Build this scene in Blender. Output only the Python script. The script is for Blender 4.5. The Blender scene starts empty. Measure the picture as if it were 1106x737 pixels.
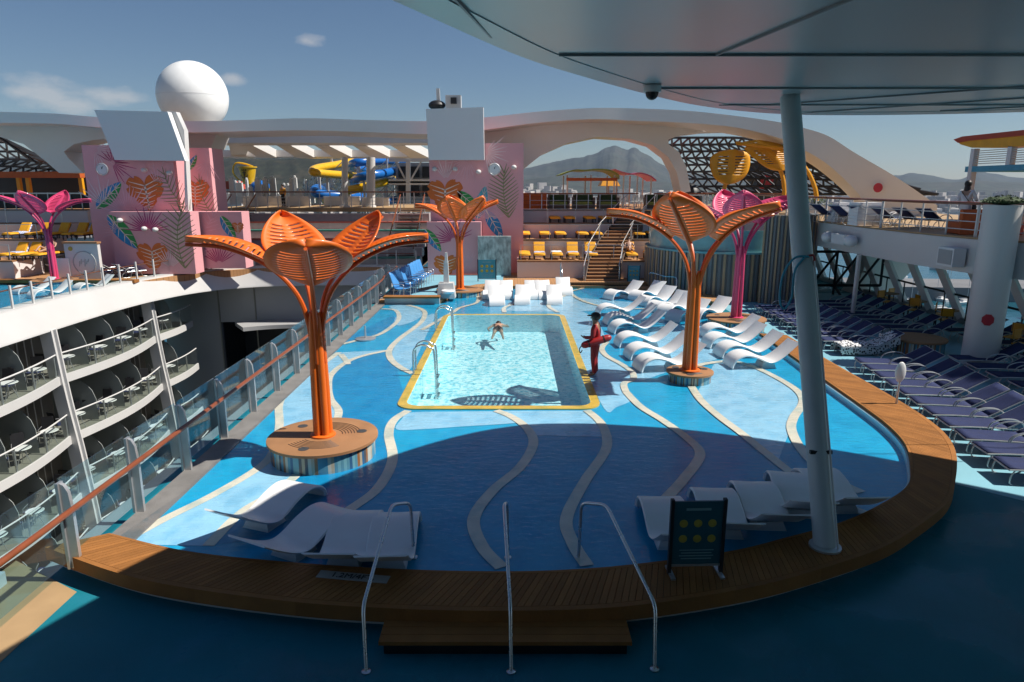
import bpy, bmesh, math, random
from mathutils import Vector, Matrix, noise
from mathutils.geometry import tessellate_polygon
random.seed(11)
R = math.radians
scene = bpy.context.scene
COL = scene.collection
PI = math.pi

# ---------------------------------------------------------------- camera numbers (metres; camera 5.3 m above the pool floor)
FPX = 737.0; CX, CY = 553.0, 368.5; HC = 5.3
PITCH = math.atan((CY - 200) / FPX); SP, CP = math.sin(PITCH), math.cos(PITCH)
def ray(x, y):
    u = (x - CX) / FPX; v = (y - CY) / FPX
    return Vector((u, CP - v * SP, -SP - v * CP))
def G(x, y, z=0.0):
    d = ray(x, y); t = (z - HC) / d.z
    return Vector((d.x * t, d.y * t, z))
def D(x, y, Y):
    d = ray(x, y); t = Y / d.y
    return Vector((d.x * t, Y, HC + d.z * t))

# ---------------------------------------------------------------- materials
MATS = {}
def newmat(name):
    m = bpy.data.materials.new(name); m.use_nodes = True
    nt = m.node_tree; b = nt.nodes['Principled BSDF']; MATS[name] = m
    return m, nt, b
def N(nt, t, **kw):
    n = nt.nodes.new(t)
    for k, v in kw.items():
        if k.startswith('i_'):
            key = k[2:]; n.inputs[int(key) if key.isdigit() else key.replace('_', ' ')].default_value = v
        else: setattr(n, k, v)
    return n
def c4(c): return (c[0], c[1], c[2], 1.0)
def mat(name, col, rough=.5, metal=0.0, var=.12, scale=3.0, bump=0.0, bscale=40.0, island=0.0, coat=0.0, spec=.5, dirt=None, stretch=None, wet=0.0):
    m, nt, b = newmat(name)
    tc = N(nt, 'ShaderNodeTexCoord')
    vec = tc.outputs['Object']
    if stretch:
        mp = N(nt, 'ShaderNodeMapping'); mp.inputs['Scale'].default_value = stretch
        nt.links.new(vec, mp.inputs['Vector']); vec = mp.outputs['Vector']
    nz = N(nt, 'ShaderNodeTexNoise'); nz.inputs['Scale'].default_value = scale; nz.inputs['Detail'].default_value = 5
    nt.links.new(vec, nz.inputs['Vector'])
    mr = N(nt, 'ShaderNodeMapRange'); mr.inputs['From Min'].default_value = .25; mr.inputs['From Max'].default_value = .75
    mr.inputs['To Min'].default_value = 1 - var; mr.inputs['To Max'].default_value = 1 + var
    nt.links.new(nz.outputs['Fac'], mr.inputs['Value'])
    val = mr.outputs['Result']
    if island:
        g = N(nt, 'ShaderNodeNewGeometry'); m2 = N(nt, 'ShaderNodeMapRange')
        m2.inputs['To Min'].default_value = 1 - island; m2.inputs['To Max'].default_value = 1 + island
        nt.links.new(g.outputs['Random Per Island'], m2.inputs['Value'])
        mu = N(nt, 'ShaderNodeMath', operation='MULTIPLY'); nt.links.new(val, mu.inputs[0]); nt.links.new(m2.outputs['Result'], mu.inputs[1]); val = mu.outputs[0]
    vm = N(nt, 'ShaderNodeVectorMath', operation='SCALE'); vm.inputs[0].default_value = col[:3]
    nt.links.new(val, vm.inputs['Scale'])
    out = vm.outputs['Vector']
    if dirt:
        n2 = N(nt, 'ShaderNodeTexNoise'); n2.inputs['Scale'].default_value = dirt[1]; n2.inputs['Detail'].default_value = 8; n2.inputs['Roughness'].default_value = .65
        nt.links.new(vec, n2.inputs['Vector'])
        rp = N(nt, 'ShaderNodeMapRange'); rp.inputs['From Min'].default_value = .5; rp.inputs['From Max'].default_value = .8; rp.inputs['To Max'].default_value = dirt[2]
        nt.links.new(n2.outputs['Fac'], rp.inputs['Value'])
        mx = N(nt, 'ShaderNodeMix', data_type='RGBA'); nt.links.new(rp.outputs['Result'], mx.inputs[0]); nt.links.new(out, mx.inputs[6]); mx.inputs[7].default_value = c4(dirt[0]); out = mx.outputs[2]
    nt.links.new(out, b.inputs['Base Color'])
    b.inputs['Metallic'].default_value = metal; b.inputs['Specular IOR Level'].default_value = spec
    b.inputs['Coat Weight'].default_value = coat; b.inputs['Coat Roughness'].default_value = .08
    rr = N(nt, 'ShaderNodeMapRange'); rr.inputs['To Min'].default_value = max(.02, rough - .07); rr.inputs['To Max'].default_value = min(1, rough + .07)
    nt.links.new(nz.outputs['Fac'], rr.inputs['Value']); rough_out = rr.outputs['Result']
    if wet:
        nw = N(nt, 'ShaderNodeTexNoise'); nw.inputs['Scale'].default_value = .55; nw.inputs['Detail'].default_value = 6; nt.links.new(vec, nw.inputs['Vector'])
        mw = N(nt, 'ShaderNodeMapRange', interpolation_type='SMOOTHSTEP'); mw.inputs['From Min'].default_value = .48; mw.inputs['From Max'].default_value = .58; mw.inputs['To Min'].default_value = 1; mw.inputs['To Max'].default_value = 1 - wet
        nt.links.new(nw.outputs['Fac'], mw.inputs['Value']); mm = N(nt, 'ShaderNodeMath', operation='MULTIPLY'); nt.links.new(rough_out, mm.inputs[0]); nt.links.new(mw.outputs['Result'], mm.inputs[1]); rough_out = mm.outputs[0]
    nt.links.new(rough_out, b.inputs['Roughness'])
    if bump:
        n3 = N(nt, 'ShaderNodeTexNoise'); n3.inputs['Scale'].default_value = bscale; n3.inputs['Detail'].default_value = 4
        nt.links.new(vec, n3.inputs['Vector'])
        bp = N(nt, 'ShaderNodeBump'); bp.inputs['Strength'].default_value = bump; bp.inputs['Distance'].default_value = .02
        nt.links.new(n3.outputs['Fac'], bp.inputs['Height']); nt.links.new(bp.outputs['Normal'], b.inputs['Normal'])
    return m
def fresnel(nt, ior):
    # the same reflectance seen from either side of a thin pane
    g = N(nt, 'ShaderNodeNewGeometry'); m = N(nt, 'ShaderNodeMapRange'); m.inputs['To Min'].default_value = ior; m.inputs['To Max'].default_value = 1 / ior
    nt.links.new(g.outputs['Backfacing'], m.inputs['Value']); fr = N(nt, 'ShaderNodeFresnel'); nt.links.new(m.outputs['Result'], fr.inputs['IOR']); return fr
def glass(name, tint, gl=.08, rough=.02, haze=0.0):
    m, nt, b = newmat(name); nt.nodes.remove(b); o = nt.nodes['Material Output']
    t = N(nt, 'ShaderNodeBsdfTransparent'); t.inputs[0].default_value = c4(tint)
    g = N(nt, 'ShaderNodeBsdfGlossy'); g.inputs['Roughness'].default_value = rough
    fr = fresnel(nt, 1.5)
    mx = N(nt, 'ShaderNodeMixShader'); nt.links.new(fr.outputs[0], mx.inputs[0]); nt.links.new(t.outputs[0], mx.inputs[1]); nt.links.new(g.outputs[0], mx.inputs[2])
    last = mx
    if haze:
        df = N(nt, 'ShaderNodeBsdfDiffuse'); df.inputs[0].default_value = c4([min(1, k * .9) for k in tint])
        m2 = N(nt, 'ShaderNodeMixShader'); m2.inputs[0].default_value = haze
        nt.links.new(mx.outputs[0], m2.inputs[1]); nt.links.new(df.outputs[0], m2.inputs[2]); last = m2
    nt.links.new(last.outputs[0], o.inputs['Surface'])
    return m
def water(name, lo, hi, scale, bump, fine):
    # rippled surface: clear, tinted body with caustic light painted as a cell pattern in its transparent colour
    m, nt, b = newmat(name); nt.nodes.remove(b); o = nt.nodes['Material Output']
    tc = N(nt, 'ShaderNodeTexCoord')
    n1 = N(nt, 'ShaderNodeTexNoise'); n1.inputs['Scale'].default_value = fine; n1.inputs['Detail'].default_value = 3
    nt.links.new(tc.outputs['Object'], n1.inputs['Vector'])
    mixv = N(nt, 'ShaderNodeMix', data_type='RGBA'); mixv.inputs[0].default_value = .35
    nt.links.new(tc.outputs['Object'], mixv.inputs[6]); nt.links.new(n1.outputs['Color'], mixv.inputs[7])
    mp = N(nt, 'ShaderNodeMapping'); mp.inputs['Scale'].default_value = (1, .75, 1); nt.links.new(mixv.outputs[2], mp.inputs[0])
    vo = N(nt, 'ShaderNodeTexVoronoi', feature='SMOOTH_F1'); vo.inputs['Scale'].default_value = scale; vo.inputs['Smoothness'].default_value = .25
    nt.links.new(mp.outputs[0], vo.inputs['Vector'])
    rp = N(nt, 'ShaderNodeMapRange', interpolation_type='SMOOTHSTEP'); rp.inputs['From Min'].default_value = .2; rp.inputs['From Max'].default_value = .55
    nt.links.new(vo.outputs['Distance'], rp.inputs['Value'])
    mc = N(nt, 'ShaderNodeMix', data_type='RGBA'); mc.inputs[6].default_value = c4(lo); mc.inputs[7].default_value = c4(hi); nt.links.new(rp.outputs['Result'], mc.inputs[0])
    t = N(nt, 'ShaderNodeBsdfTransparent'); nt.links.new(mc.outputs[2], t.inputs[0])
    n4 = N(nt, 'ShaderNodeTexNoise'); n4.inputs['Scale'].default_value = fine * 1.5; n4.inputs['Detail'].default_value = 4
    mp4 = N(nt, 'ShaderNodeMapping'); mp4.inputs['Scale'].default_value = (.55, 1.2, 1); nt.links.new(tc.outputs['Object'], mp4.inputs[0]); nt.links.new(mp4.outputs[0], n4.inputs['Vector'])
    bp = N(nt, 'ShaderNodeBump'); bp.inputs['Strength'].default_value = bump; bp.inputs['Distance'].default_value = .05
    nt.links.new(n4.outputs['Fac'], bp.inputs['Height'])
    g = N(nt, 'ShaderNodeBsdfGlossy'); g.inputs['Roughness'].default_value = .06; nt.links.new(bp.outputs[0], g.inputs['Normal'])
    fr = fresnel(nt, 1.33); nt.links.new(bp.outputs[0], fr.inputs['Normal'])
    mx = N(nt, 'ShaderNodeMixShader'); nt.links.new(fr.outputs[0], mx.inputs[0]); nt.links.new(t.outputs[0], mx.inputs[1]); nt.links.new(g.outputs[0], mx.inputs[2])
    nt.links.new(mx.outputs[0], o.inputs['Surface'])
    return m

M = {}
def dm(key, *a, **k): M[key] = mat(key, *a, **k)
dm('blue_mid', (.012, .345, .60), .35, spec=.25, var=.1, scale=1.6, bump=.25, bscale=9, dirt=((.018, .42, .66), .9, .5))
dm('blue_deep', (.007, .245, .50), .35, spec=.25, var=.12, scale=1.6, bump=.25, bscale=9, dirt=((.011, .32, .57), .9, .5))
dm('blue_light', (.30, .60, .80), .28, var=.08, scale=1.6, bump=.25, bscale=9, dirt=((.22, .53, .77), 1.3, .5))
dm('cream_band', (.68, .65, .53), .4, var=.1, scale=2.5, bump=.2, bscale=12)
dm('pool_yellow', (.66, .44, .07), .4, var=.12, scale=2)
dm('deck_blue', (.012, .175, .225), .5, spec=.12, var=.12, scale=.8, bump=.15, bscale=60, dirt=((.03, .20, .30), 1.1, .7), wet=.6)
dm('deck_pale', (.22, .46, .55), .5, var=.1, scale=.8, bump=.1, bscale=60, dirt=((.16, .36, .45), .7, .6))
dm('teak', (.31, .13, .038), .65, spec=.15, var=.14, scale=3, island=.16, bump=.25, bscale=30, dirt=((.20, .09, .035), .8, .55))
dm('teak_deck', (.34, .17, .075), .6, var=.18, scale=2, bump=.2, bscale=30, dirt=((.2, .1, .05), .5, .7))
dm('white_paint', (.61, .60, .585), .38, var=.04, scale=.6, dirt=((.58, .55, .50), .5, .4))
dm('white_plastic', (.80, .80, .79), .35, var=.03, scale=2, dirt=((.66, .65, .62), 1.5, .35))
dm('arch_white', (.78, .75, .71), .4, var=.04, scale=.12, dirt=((.58, .54, .48), .1, .5))
dm('grey_panel', (.74, .735, .73), .5, var=.03, scale=.3, dirt=((.60, .60, .60), .3, .4))
dm('soffit', (.40, .47, .49), .3, .25, var=.08, scale=.35, dirt=((.46, .50, .50), .25, .5))
dm('soffit_seam', (.26, .30, .31), .5, .3)
dm('pillar_grey', (.50, .55, .56), .4, var=.06, scale=1, dirt=((.38, .42, .43), 1.2, .5))
dm('steel', (.62, .62, .62), .28, .9, var=.08, scale=6)
dm('alu', (.55, .56, .57), .38, .7, var=.1, scale=4)
dm('dark_metal', (.035, .035, .04), .5, .4)
dm('black', (.012, .012, .014), .5)
dm('wood_rail', (.22, .06, .022), .35, var=.2, scale=3, coat=.3)
dm('orange', (.74, .14, .006), .5, var=.08, scale=1.2, coat=.15, dirt=((.62, .11, .006), 1.0, .5))
dm('orange_rib', (.62, .10, .006), .4, var=.1, scale=2, coat=.2)
dm('pink', (.62, .055, .155), .42, var=.08, scale=1.2, coat=.15, dirt=((.45, .03, .12), 1.0, .5))
dm('pink_rib', (.42, .02, .10), .4, var=.1, scale=2, coat=.2)
dm('yellow_leaf', (.70, .32, .012), .45, var=.08, scale=1)
dm('kerb_grey', (.20, .19, .18), .65, var=.25, scale=3, bump=.2, bscale=30, dirt=((.10, .095, .09), 1.5, .8))
dm('mural_pink', (.74, .36, .38), .6, var=.05, scale=.4, dirt=((.66, .31, .33), .3, .5))
dm('mural_pale', (.76, .42, .46), .6)
dm('mural_white', (.80, .58, .58), .6)
dm('mural_orange', (.62, .14, .02), .6, var=.12)
dm('mural_green', (.03, .28, .06), .6, var=.15)
dm('mural_blue', (.02, .22, .45), .6, var=.15)
dm('mural_teal', (.10, .38, .45), .6, var=.15)
dm('mural_magenta', (.45, .03, .15), .6, var=.12)
dm('mural_olive', (.25, .24, .10), .6, var=.12)
dm('mural_line', (.80, .62, .50), .6)
dm('navy_mesh', (.008, .018, .085), .8, var=.15, scale=9, bump=.3, bscale=220)
dm('yellow_cushion', (.80, .36, .01), .75, var=.08, scale=6, bump=.2, bscale=40)
dm('towel_blue', (.42, .50, .74), .9, var=.2, scale=20, bump=.4, bscale=90, stretch=(1, 6, 1))
dm('towel_white', (.72, .72, .72), .9, var=.1, scale=20, bump=.4, bscale=90)
dm('chair_blue', (.06, .25, .56), .4, var=.08, scale=4)
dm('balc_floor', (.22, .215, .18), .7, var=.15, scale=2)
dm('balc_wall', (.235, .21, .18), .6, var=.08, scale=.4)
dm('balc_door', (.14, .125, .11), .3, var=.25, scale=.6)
dm('hull_grey', (.36, .36, .36), .6, var=.06, scale=.3)
dm('stair_dark', (.14, .10, .075), .7)
dm('terrace_wall', (.72, .66, .64), .6, var=.05, scale=.4)
dm('red_bench', (.55, .11, .08), .5, var=.1)
dm('pale_bench', (.50, .40, .38), .5, var=.1)
dm('teal_bench', (.05, .25, .20), .5, var=.1)
dm('slide_yellow', (.74, .42, .01), .3, coat=.3)
dm('slide_blue', (.01, .13, .45), .3, coat=.3)
dm('green_roof', (.27, .30, .045), .5)
dm('pink_roof', (.68, .12, .22), .5)
dm('bush', (.035, .065, .018), .8, var=.4, scale=8, bump=.6, bscale=20)
dm('skin', (.42, .24, .16), .5)
dm('skin_dark', (.25, .13, .08), .5)
dm('red_cloth', (.30, .010, .014), .7, var=.15, scale=10)
dm('red_foam', (.33, .012, .014), .45)
dm('cloth_white', (.66, .66, .68), .8)
dm('cloth_black', (.015, .015, .017), .8)
dm('hair', (.012, .009, .008), .5)
dm('straw', (.45, .30, .10), .8)
dm('stripe_dark', (.155, .17, .175), .5, var=.1, scale=2)
dm('stripe_tan', (.42, .29, .17), .5, var=.1, scale=2)
dm('teal_tub', (.02, .42, .50), .25)
dm('tub_glass', (.18, .36, .38), .15)
dm('sign_teal', (.05, .30, .38), .4)
dm('sign_dark', (.02, .10, .13), .4)
dm('sign_icon', (.42, .33, .05), .5)
dm('sign_text', (.22, .36, .38), .5)
dm('red_dot', (.45, .02, .04), .5)
dm('cabana_yellow', (.74, .33, .015), .5)
dm('cabana_red', (.42, .05, .02), .5)
dm('cabana_blue', (.06, .33, .46), .5)
dm('cabana_orange', (.48, .10, .02), .6)
dm('tile_pool', (.66, .86, .90), .3, var=.06, scale=2)
dm('pool_wall_tile', (.55, .80, .86), .3, var=.06, scale=2)
dm('sculpt_green', (.1, .3, .15), .5)
dm('zebra', (.7, .7, .68), .9)
dm('label_plate', (.36, .36, .34), .5)
dm('ink', (.02, .02, .02), .6)
dm('drain', (.10, .10, .10), .5, .5)
dm('tan_ledge', (.40, .26, .13), .6, var=.1, scale=2)
M['glass_rail'] = glass('glass_rail', (.80, .92, .95), haze=.02)
M['glass_balc'] = glass('glass_balc', (.84, .89, .87), haze=.015)
M['frosted'] = glass('frosted', (.48, .52, .50), haze=.62)
M['glass_clear'] = glass('glass_clear', (.86, .92, .92))
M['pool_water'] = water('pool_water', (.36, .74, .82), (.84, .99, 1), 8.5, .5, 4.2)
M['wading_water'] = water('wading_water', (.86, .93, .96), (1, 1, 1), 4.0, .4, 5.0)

def tiles_material():
    # little vertical mosaic strips in mixed colours
    m, nt, b = newmat('mosaic')
    tc = N(nt, 'ShaderNodeTexCoord'); sp = N(nt, 'ShaderNodeSeparateXYZ'); nt.links.new(tc.outputs['Object'], sp.inputs[0])
    at = N(nt, 'ShaderNodeMath', operation='ARCTAN2'); nt.links.new(sp.outputs['Y'], at.inputs[0]); nt.links.new(sp.outputs['X'], at.inputs[1])
    mu = N(nt, 'ShaderNodeMath', operation='MULTIPLY'); mu.inputs[1].default_value = 17.0; nt.links.new(at.outputs[0], mu.inputs[0])
    fl = N(nt, 'ShaderNodeMath', operation='FLOOR'); nt.links.new(mu.outputs[0], fl.inputs[0])
    wn = N(nt, 'ShaderNodeTexWhiteNoise', noise_dimensions='1D'); nt.links.new(fl.outputs[0], wn.inputs['W'])
    cr = N(nt, 'ShaderNodeValToRGB'); cr.color_ramp.interpolation = 'CONSTANT'
    cols = [(0, (.10, .26, .34)), (.17, (.42, .36, .26)), (.34, (.04, .12, .24)), (.48, (.50, .48, .40)), (.62, (.30, .13, .05)), (.74, (.16, .36, .42)), (.88, (.09, .09, .10))]
    el = cr.color_ramp.elements
    el[0].position = 0; el[0].color = c4(cols[0][1]); el[1].position = cols[1][0]; el[1].color = c4(cols[1][1])
    for p, c in cols[2:]:
        e = el.new(p); e.color = c4(c)
    nt.links.new(wn.outputs['Value'], cr.inputs[0]); nt.links.new(cr.outputs[0], b.inputs['Base Color']); b.inputs['Roughness'].default_value = .25
    return m
M['mosaic'] = tiles_material()
def stripes_material(name, a, bcol, freq, axis='X', duty=.5):
    m, nt, b = newmat(name)
    tc = N(nt, 'ShaderNodeTexCoord'); sp = N(nt, 'ShaderNodeSeparateXYZ'); nt.links.new(tc.outputs['Object'], sp.inputs[0])
    mu = N(nt, 'ShaderNodeMath', operation='MULTIPLY'); mu.inputs[1].default_value = freq; nt.links.new(sp.outputs[axis], mu.inputs[0])
    fr = N(nt, 'ShaderNodeMath', operation='FRACT'); nt.links.new(mu.outputs[0], fr.inputs[0])
    gt = N(nt, 'ShaderNodeMath', operation='GREATER_THAN'); gt.inputs[1].default_value = duty; nt.links.new(fr.outputs[0], gt.inputs[0])
    mx = N(nt, 'ShaderNodeMix', data_type='RGBA'); mx.inputs[6].default_value = c4(a); mx.inputs[7].default_value = c4(bcol); nt.links.new(gt.outputs[0], mx.inputs[0])
    nt.links.new(mx.outputs[2], b.inputs['Base Color']); b.inputs['Roughness'].default_value = .6
    return m
M['plank_deck'] = stripes_material('plank_deck', (.44, .23, .10), (.2, .1, .05), 6.5, 'X', .92)
M['towel_stripe'] = stripes_material('towel_stripe', (.62, .66, .76), (.16, .24, .52), 9, 'Y', .6)
def zebra_material():
    m, nt, b = newmat('zebra_cloth')
    tc = N(nt, 'ShaderNodeTexCoord'); v = N(nt, 'ShaderNodeTexVoronoi'); v.inputs['Scale'].default_value = 14; nt.links.new(tc.outputs['Object'], v.inputs['Vector'])
    gt = N(nt, 'ShaderNodeMath', operation='GREATER_THAN'); gt.inputs[1].default_value = .42; nt.links.new(v.outputs['Distance'], gt.inputs[0])
    mx = N(nt, 'ShaderNodeMix', data_type='RGBA'); mx.inputs[6].default_value = c4((.02, .02, .03)); mx.inputs[7].default_value = c4((.7, .7, .7)); nt.links.new(gt.outputs[0], mx.inputs[0])
    nt.links.new(mx.outputs[2], b.inputs['Base Color']); b.inputs['Roughness'].default_value = .9
    return m
M['zebra_cloth'] = zebra_material()

# ---------------------------------------------------------------- mesh building
def fillet(pts, r=.1, n=5):
    # polyline with rounded corners
    pts = [Vector(p) for p in pts]; out = [pts[0]]
    for a, b, c in zip(pts, pts[1:], pts[2:]):
        u, v = (a - b), (c - b); k = min(r, u.length * .48, v.length * .48); p, q = b + u.normalized() * k, b + v.normalized() * k
        for i in range(n + 1):
            t = i / n; out.append(p * (1 - t) ** 2 + b * 2 * t * (1 - t) + q * t * t)
    return out + [pts[-1]]
def catmull(p, n=8, closed=False):
    p = [Vector(q) for q in p]; out = []; L = len(p)
    segs = L if closed else L - 1
    for i in range(segs):
        if closed: a, b, c, d = p[(i - 1) % L], p[i], p[(i + 1) % L], p[(i + 2) % L]
        else: a, b, c, d = p[max(i - 1, 0)], p[i], p[i + 1], p[min(i + 2, L - 1)]
        for k in range(n):
            t = k / n
            out.append(.5 * ((2 * b) + (c - a) * t + (2 * a - 5 * b + 4 * c - d) * t * t + (3 * b - a - 3 * c + d) * t ** 3))
    if not closed: out.append(p[-1])
    return out

class MB:
    def __init__(s): s.v = []; s.f = []; s.m = []
    def add(s, verts, faces, mi=0):
        o = len(s.v); s.v += [tuple(q) for q in verts]
        for fc in faces: s.f.append(tuple(i + o for i in fc)); s.m.append(mi)
        return s
    def box(s, c, size, rz=0.0, mi=0, rx=0.0, ry=0.0, taper=1.0):
        x, y, z = size[0] / 2, size[1] / 2, size[2] / 2
        m = Matrix.Translation(Vector(c)) @ Matrix.Rotation(rz, 4, 'Z') @ Matrix.Rotation(ry, 4, 'Y') @ Matrix.Rotation(rx, 4, 'X')
        vs = [m @ Vector((a * (x if cc < 0 else x * taper), b * (y if cc < 0 else y * taper), cc * z)) for cc in (-1, 1) for b in (-1, 1) for a in (-1, 1)]
        return s.add(vs, [(0, 2, 3, 1), (4, 5, 7, 6), (0, 1, 5, 4), (2, 6, 7, 3), (0, 4, 6, 2), (1, 3, 7, 5)], mi)
    def beam(s, a, b, w, h=None, mi=0):
        a, b = Vector(a), Vector(b); h = h or w; d = (b - a); L = d.length
        if L < 1e-6: return s
        d.normalize(); up = Vector((0, 0, 1)) if abs(d.z) < .95 else Vector((0, 1, 0))
        sd = d.cross(up).normalized(); up = sd.cross(d)
        vs = [p + sd * (i * w / 2) + up * (j * h / 2) for p in (a, b) for (i, j) in ((-1, -1), (1, -1), (1, 1), (-1, 1))]
        return s.add(vs, [(3, 2, 1, 0), (4, 5, 6, 7), (0, 1, 5, 4), (1, 2, 6, 5), (2, 3, 7, 6), (3, 0, 4, 7)], mi)
    def tube(s, pts, r, n=8, mi=0, closed=False, flat=1.0):
        pts = [Vector(p) for p in pts]; L = len(pts); rs = r if isinstance(r, (list, tuple)) else [r] * L
        rings = []; prev = None
        for i, p in enumerate(pts):
            if closed: d = pts[(i + 1) % L] - pts[i - 1]
            else: d = pts[min(i + 1, L - 1)] - pts[max(i - 1, 0)]
            d.normalize()
            if prev is None:
                ref = Vector((0, 0, 1)) if abs(d.z) < .9 else Vector((1, 0, 0))
                sd = d.cross(ref).normalized()
            else:
                sd = prev - d * prev.dot(d)
                sd = sd.normalized() if sd.length > 1e-6 else d.orthogonal().normalized()
            prev = sd; up = sd.cross(d)
            rings.append([p + sd * math.cos(2 * PI * k / n) * rs[i] + up * math.sin(2 * PI * k / n) * rs[i] * flat for k in range(n)])
        return s.loft(rings, mi, caps=not closed, loop=closed)
    def loft(s, rings, mi=0, caps=True, loop=False, open_ring=False):
        n = len(rings[0]); vs = [q for r_ in rings for q in r_]; fs = []
        L = len(rings)
        for i in range(L if loop else L - 1):
            a, b = i * n, ((i + 1) % L) * n
            for k in range(n - 1 if open_ring else n):
                k2 = (k + 1) % n; fs.append((a + k, a + k2, b + k2, b + k))
        if caps and not loop:
            fs.append(tuple(range(n))[::-1]); fs.append(tuple((L - 1) * n + k for k in range(n)))
        return s.add(vs, fs, mi)
    def prism(s, poly, z0, z1, mi=0, top=None):
        n = len(poly); vs = [(p[0], p[1], z0) for p in poly] + [(p[0], p[1], z1) for p in poly]
        tris = tessellate_polygon([[Vector((p[0], p[1], 0)) for p in poly]])
        s.add(vs, [(i, (i + 1) % n, n + (i + 1) % n, n + i) for i in range(n)] + [t[::-1] for t in tris], mi)
        return s.add(vs[n:], [tuple(t) for t in tris], mi if top is None else top)
    def extrude(s, pts, vec, mi=0):
        # planar outline (3d points) pushed along vec
        pts = [Vector(p) for p in pts]; n = len(pts); vec = Vector(vec)
        tris = tessellate_polygon([pts])
        vs = pts + [p + vec for p in pts]
        return s.add(vs, [(i, (i + 1) % n, n + (i + 1) % n, n + i) for i in range(n)] + [tuple(t) for t in tris] + [tuple(i + n for i in t[::-1]) for t in tris], mi)
    def sheet(s, outline, z, holes=(), mi=0):
        polys = [[Vector((p[0], p[1], 0)) for p in outline]] + [[Vector((p[0], p[1], 0)) for p in h] for h in holes]
        flat = [p for q in polys for p in q]; tris = tessellate_polygon(polys)
        fs = []
        for t in tris:
            a, b, c = [flat[i] for i in t]
            fs.append(tuple(t) if (b - a).cross(c - a).z > 0 else tuple(t[::-1]))
        return s.add([(p.x, p.y, z) for p in flat], fs, mi)
    def sphere(s, c, r, nu=16, nv=10, mi=0, M4=None):
        r = r if isinstance(r, (tuple, list)) else (r, r, r); c = Vector(c)
        rings = []
        for j in range(1, nv):
            th = PI * j / nv
            rings.append([Vector((math.sin(th) * math.cos(2 * PI * k / nu) * r[0], math.sin(th) * math.sin(2 * PI * k / nu) * r[1], math.cos(th) * r[2])) for k in range(nu)])
        vs = [q for g in rings for q in g] + [Vector((0, 0, r[2])), Vector((0, 0, -r[2]))]
        if M4: vs = [M4 @ q for q in vs]
        vs = [q + c for q in vs]; fs = []
        for i in range(nv - 2):
            for k in range(nu):
                k2 = (k + 1) % nu; fs.append((i * nu + k, (i + 1) * nu + k, (i + 1) * nu + k2, i * nu + k2))
        T = (nv - 1) * nu
        for k in range(nu):
            k2 = (k + 1) % nu; fs.append((T, k, k2)); fs.append((T + 1, (nv - 2) * nu + k2, (nv - 2) * nu + k))
        return s.add(vs, fs, mi)
    def lathe(s, prof, c=(0, 0, 0), n=24, mi=0, a0=0, a1=2 * PI):
        full = abs(a1 - a0 - 2 * PI) < 1e-4; cnt = n if full else n + 1
        rings = [[Vector((c[0] + r * math.cos(a0 + (a1 - a0) * k / n), c[1] + r * math.sin(a0 + (a1 - a0) * k / n), c[2] + z)) for k in range(cnt)] for (r, z) in prof]
        return s.loft(rings[::-1], mi, caps=full, open_ring=not full)
    def grid(s, fn, nu, nv, mi=0, keep=None):
        vs = [fn(i / nu, j / nv) for j in range(nv + 1) for i in range(nu + 1)]
        fs = [(j * (nu + 1) + i, j * (nu + 1) + i + 1, (j + 1) * (nu + 1) + i + 1, (j + 1) * (nu + 1) + i) for j in range(nv) for i in range(nu) if keep is None or keep(i, j)]
        return s.add(vs, fs, mi)
    def build(s, name, mats, parent=None, loc=None, smooth=38, world=True, solid=0.0, bevel=0.0):
        off = Vector((0, 0, 0))
        if parent is not None and world:
            q = parent
            while q is not None: off += q.location; q = q.parent
        elif loc is not None: off = Vector(loc)
        me = bpy.data.meshes.new(name)
        me.from_pydata([tuple(Vector(v) - off) for v in s.v], [], s.f)
        if not isinstance(mats, (list, tuple)): mats = [mats]
        for m in mats: me.materials.append(M[m] if isinstance(m, str) else m)
        me.polygons.foreach_set('material_index', s.m)
        if smooth:
            me.polygons.foreach_set('use_smooth', [True] * len(me.polygons)); me.set_sharp_from_angle(angle=R(smooth))
        me.update()
        o = bpy.data.objects.new(name, me); COL.objects.link(o)
        if parent is not None: o.parent = parent
        elif loc is not None: o.location = loc
        if solid:
            md = o.modifiers.new('Solidify', 'SOLIDIFY'); md.thickness = solid; md.offset = 0
        if bevel:
            md = o.modifiers.new('Bevel', 'BEVEL'); md.width = bevel; md.segments = 2; md.limit_method = 'ANGLE'
        return o

def tag(o, label=None, cat=None, group=None, kind=None):
    if label: o['label'] = label
    if cat: o['category'] = cat
    if group: o['group'] = group
    if kind: o['kind'] = kind
    return o
def thing(name, label, cat, loc=(0, 0, 0), rz=0.0, group=None):
    o = bpy.data.objects.new(name, None); COL.objects.link(o); o.location = loc; o.rotation_euler.z = rz; o.empty_display_size = .2
    return tag(o, label, cat, group)
def copy_tree(o, parent=None):
    c = o.copy(); COL.objects.link(c)
    if parent is not None: c.parent = parent
    for ch in [x for x in bpy.data.objects if x.parent == o and x != c]: copy_tree(ch, c)
    return c
KIDS = {}
def dup(o, loc, rz, label, group=None, scale=None):
    c = copy_tree(o); c.location = loc; c.rotation_euler.z = rz; c['label'] = label
    if group: c['group'] = group
    if scale: c.scale = scale if isinstance(scale, tuple) else (scale,) * 3
    return c
class Proto:
    """first placement moves the original, later ones copy it"""
    def __init__(s, o): s.o = o; s.used = False
    def put(s, loc, rz, label, group=None, scale=None):
        if not s.used:
            s.used = True; o = s.o; o.location = loc; o.rotation_euler.z = rz; o['label'] = label
            if group: o['group'] = group
            if scale: o.scale = scale if isinstance(scale, tuple) else (scale,) * 3
            return o
        return dup(s.o, loc, rz, label, group, scale or (1, 1, 1))
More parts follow.
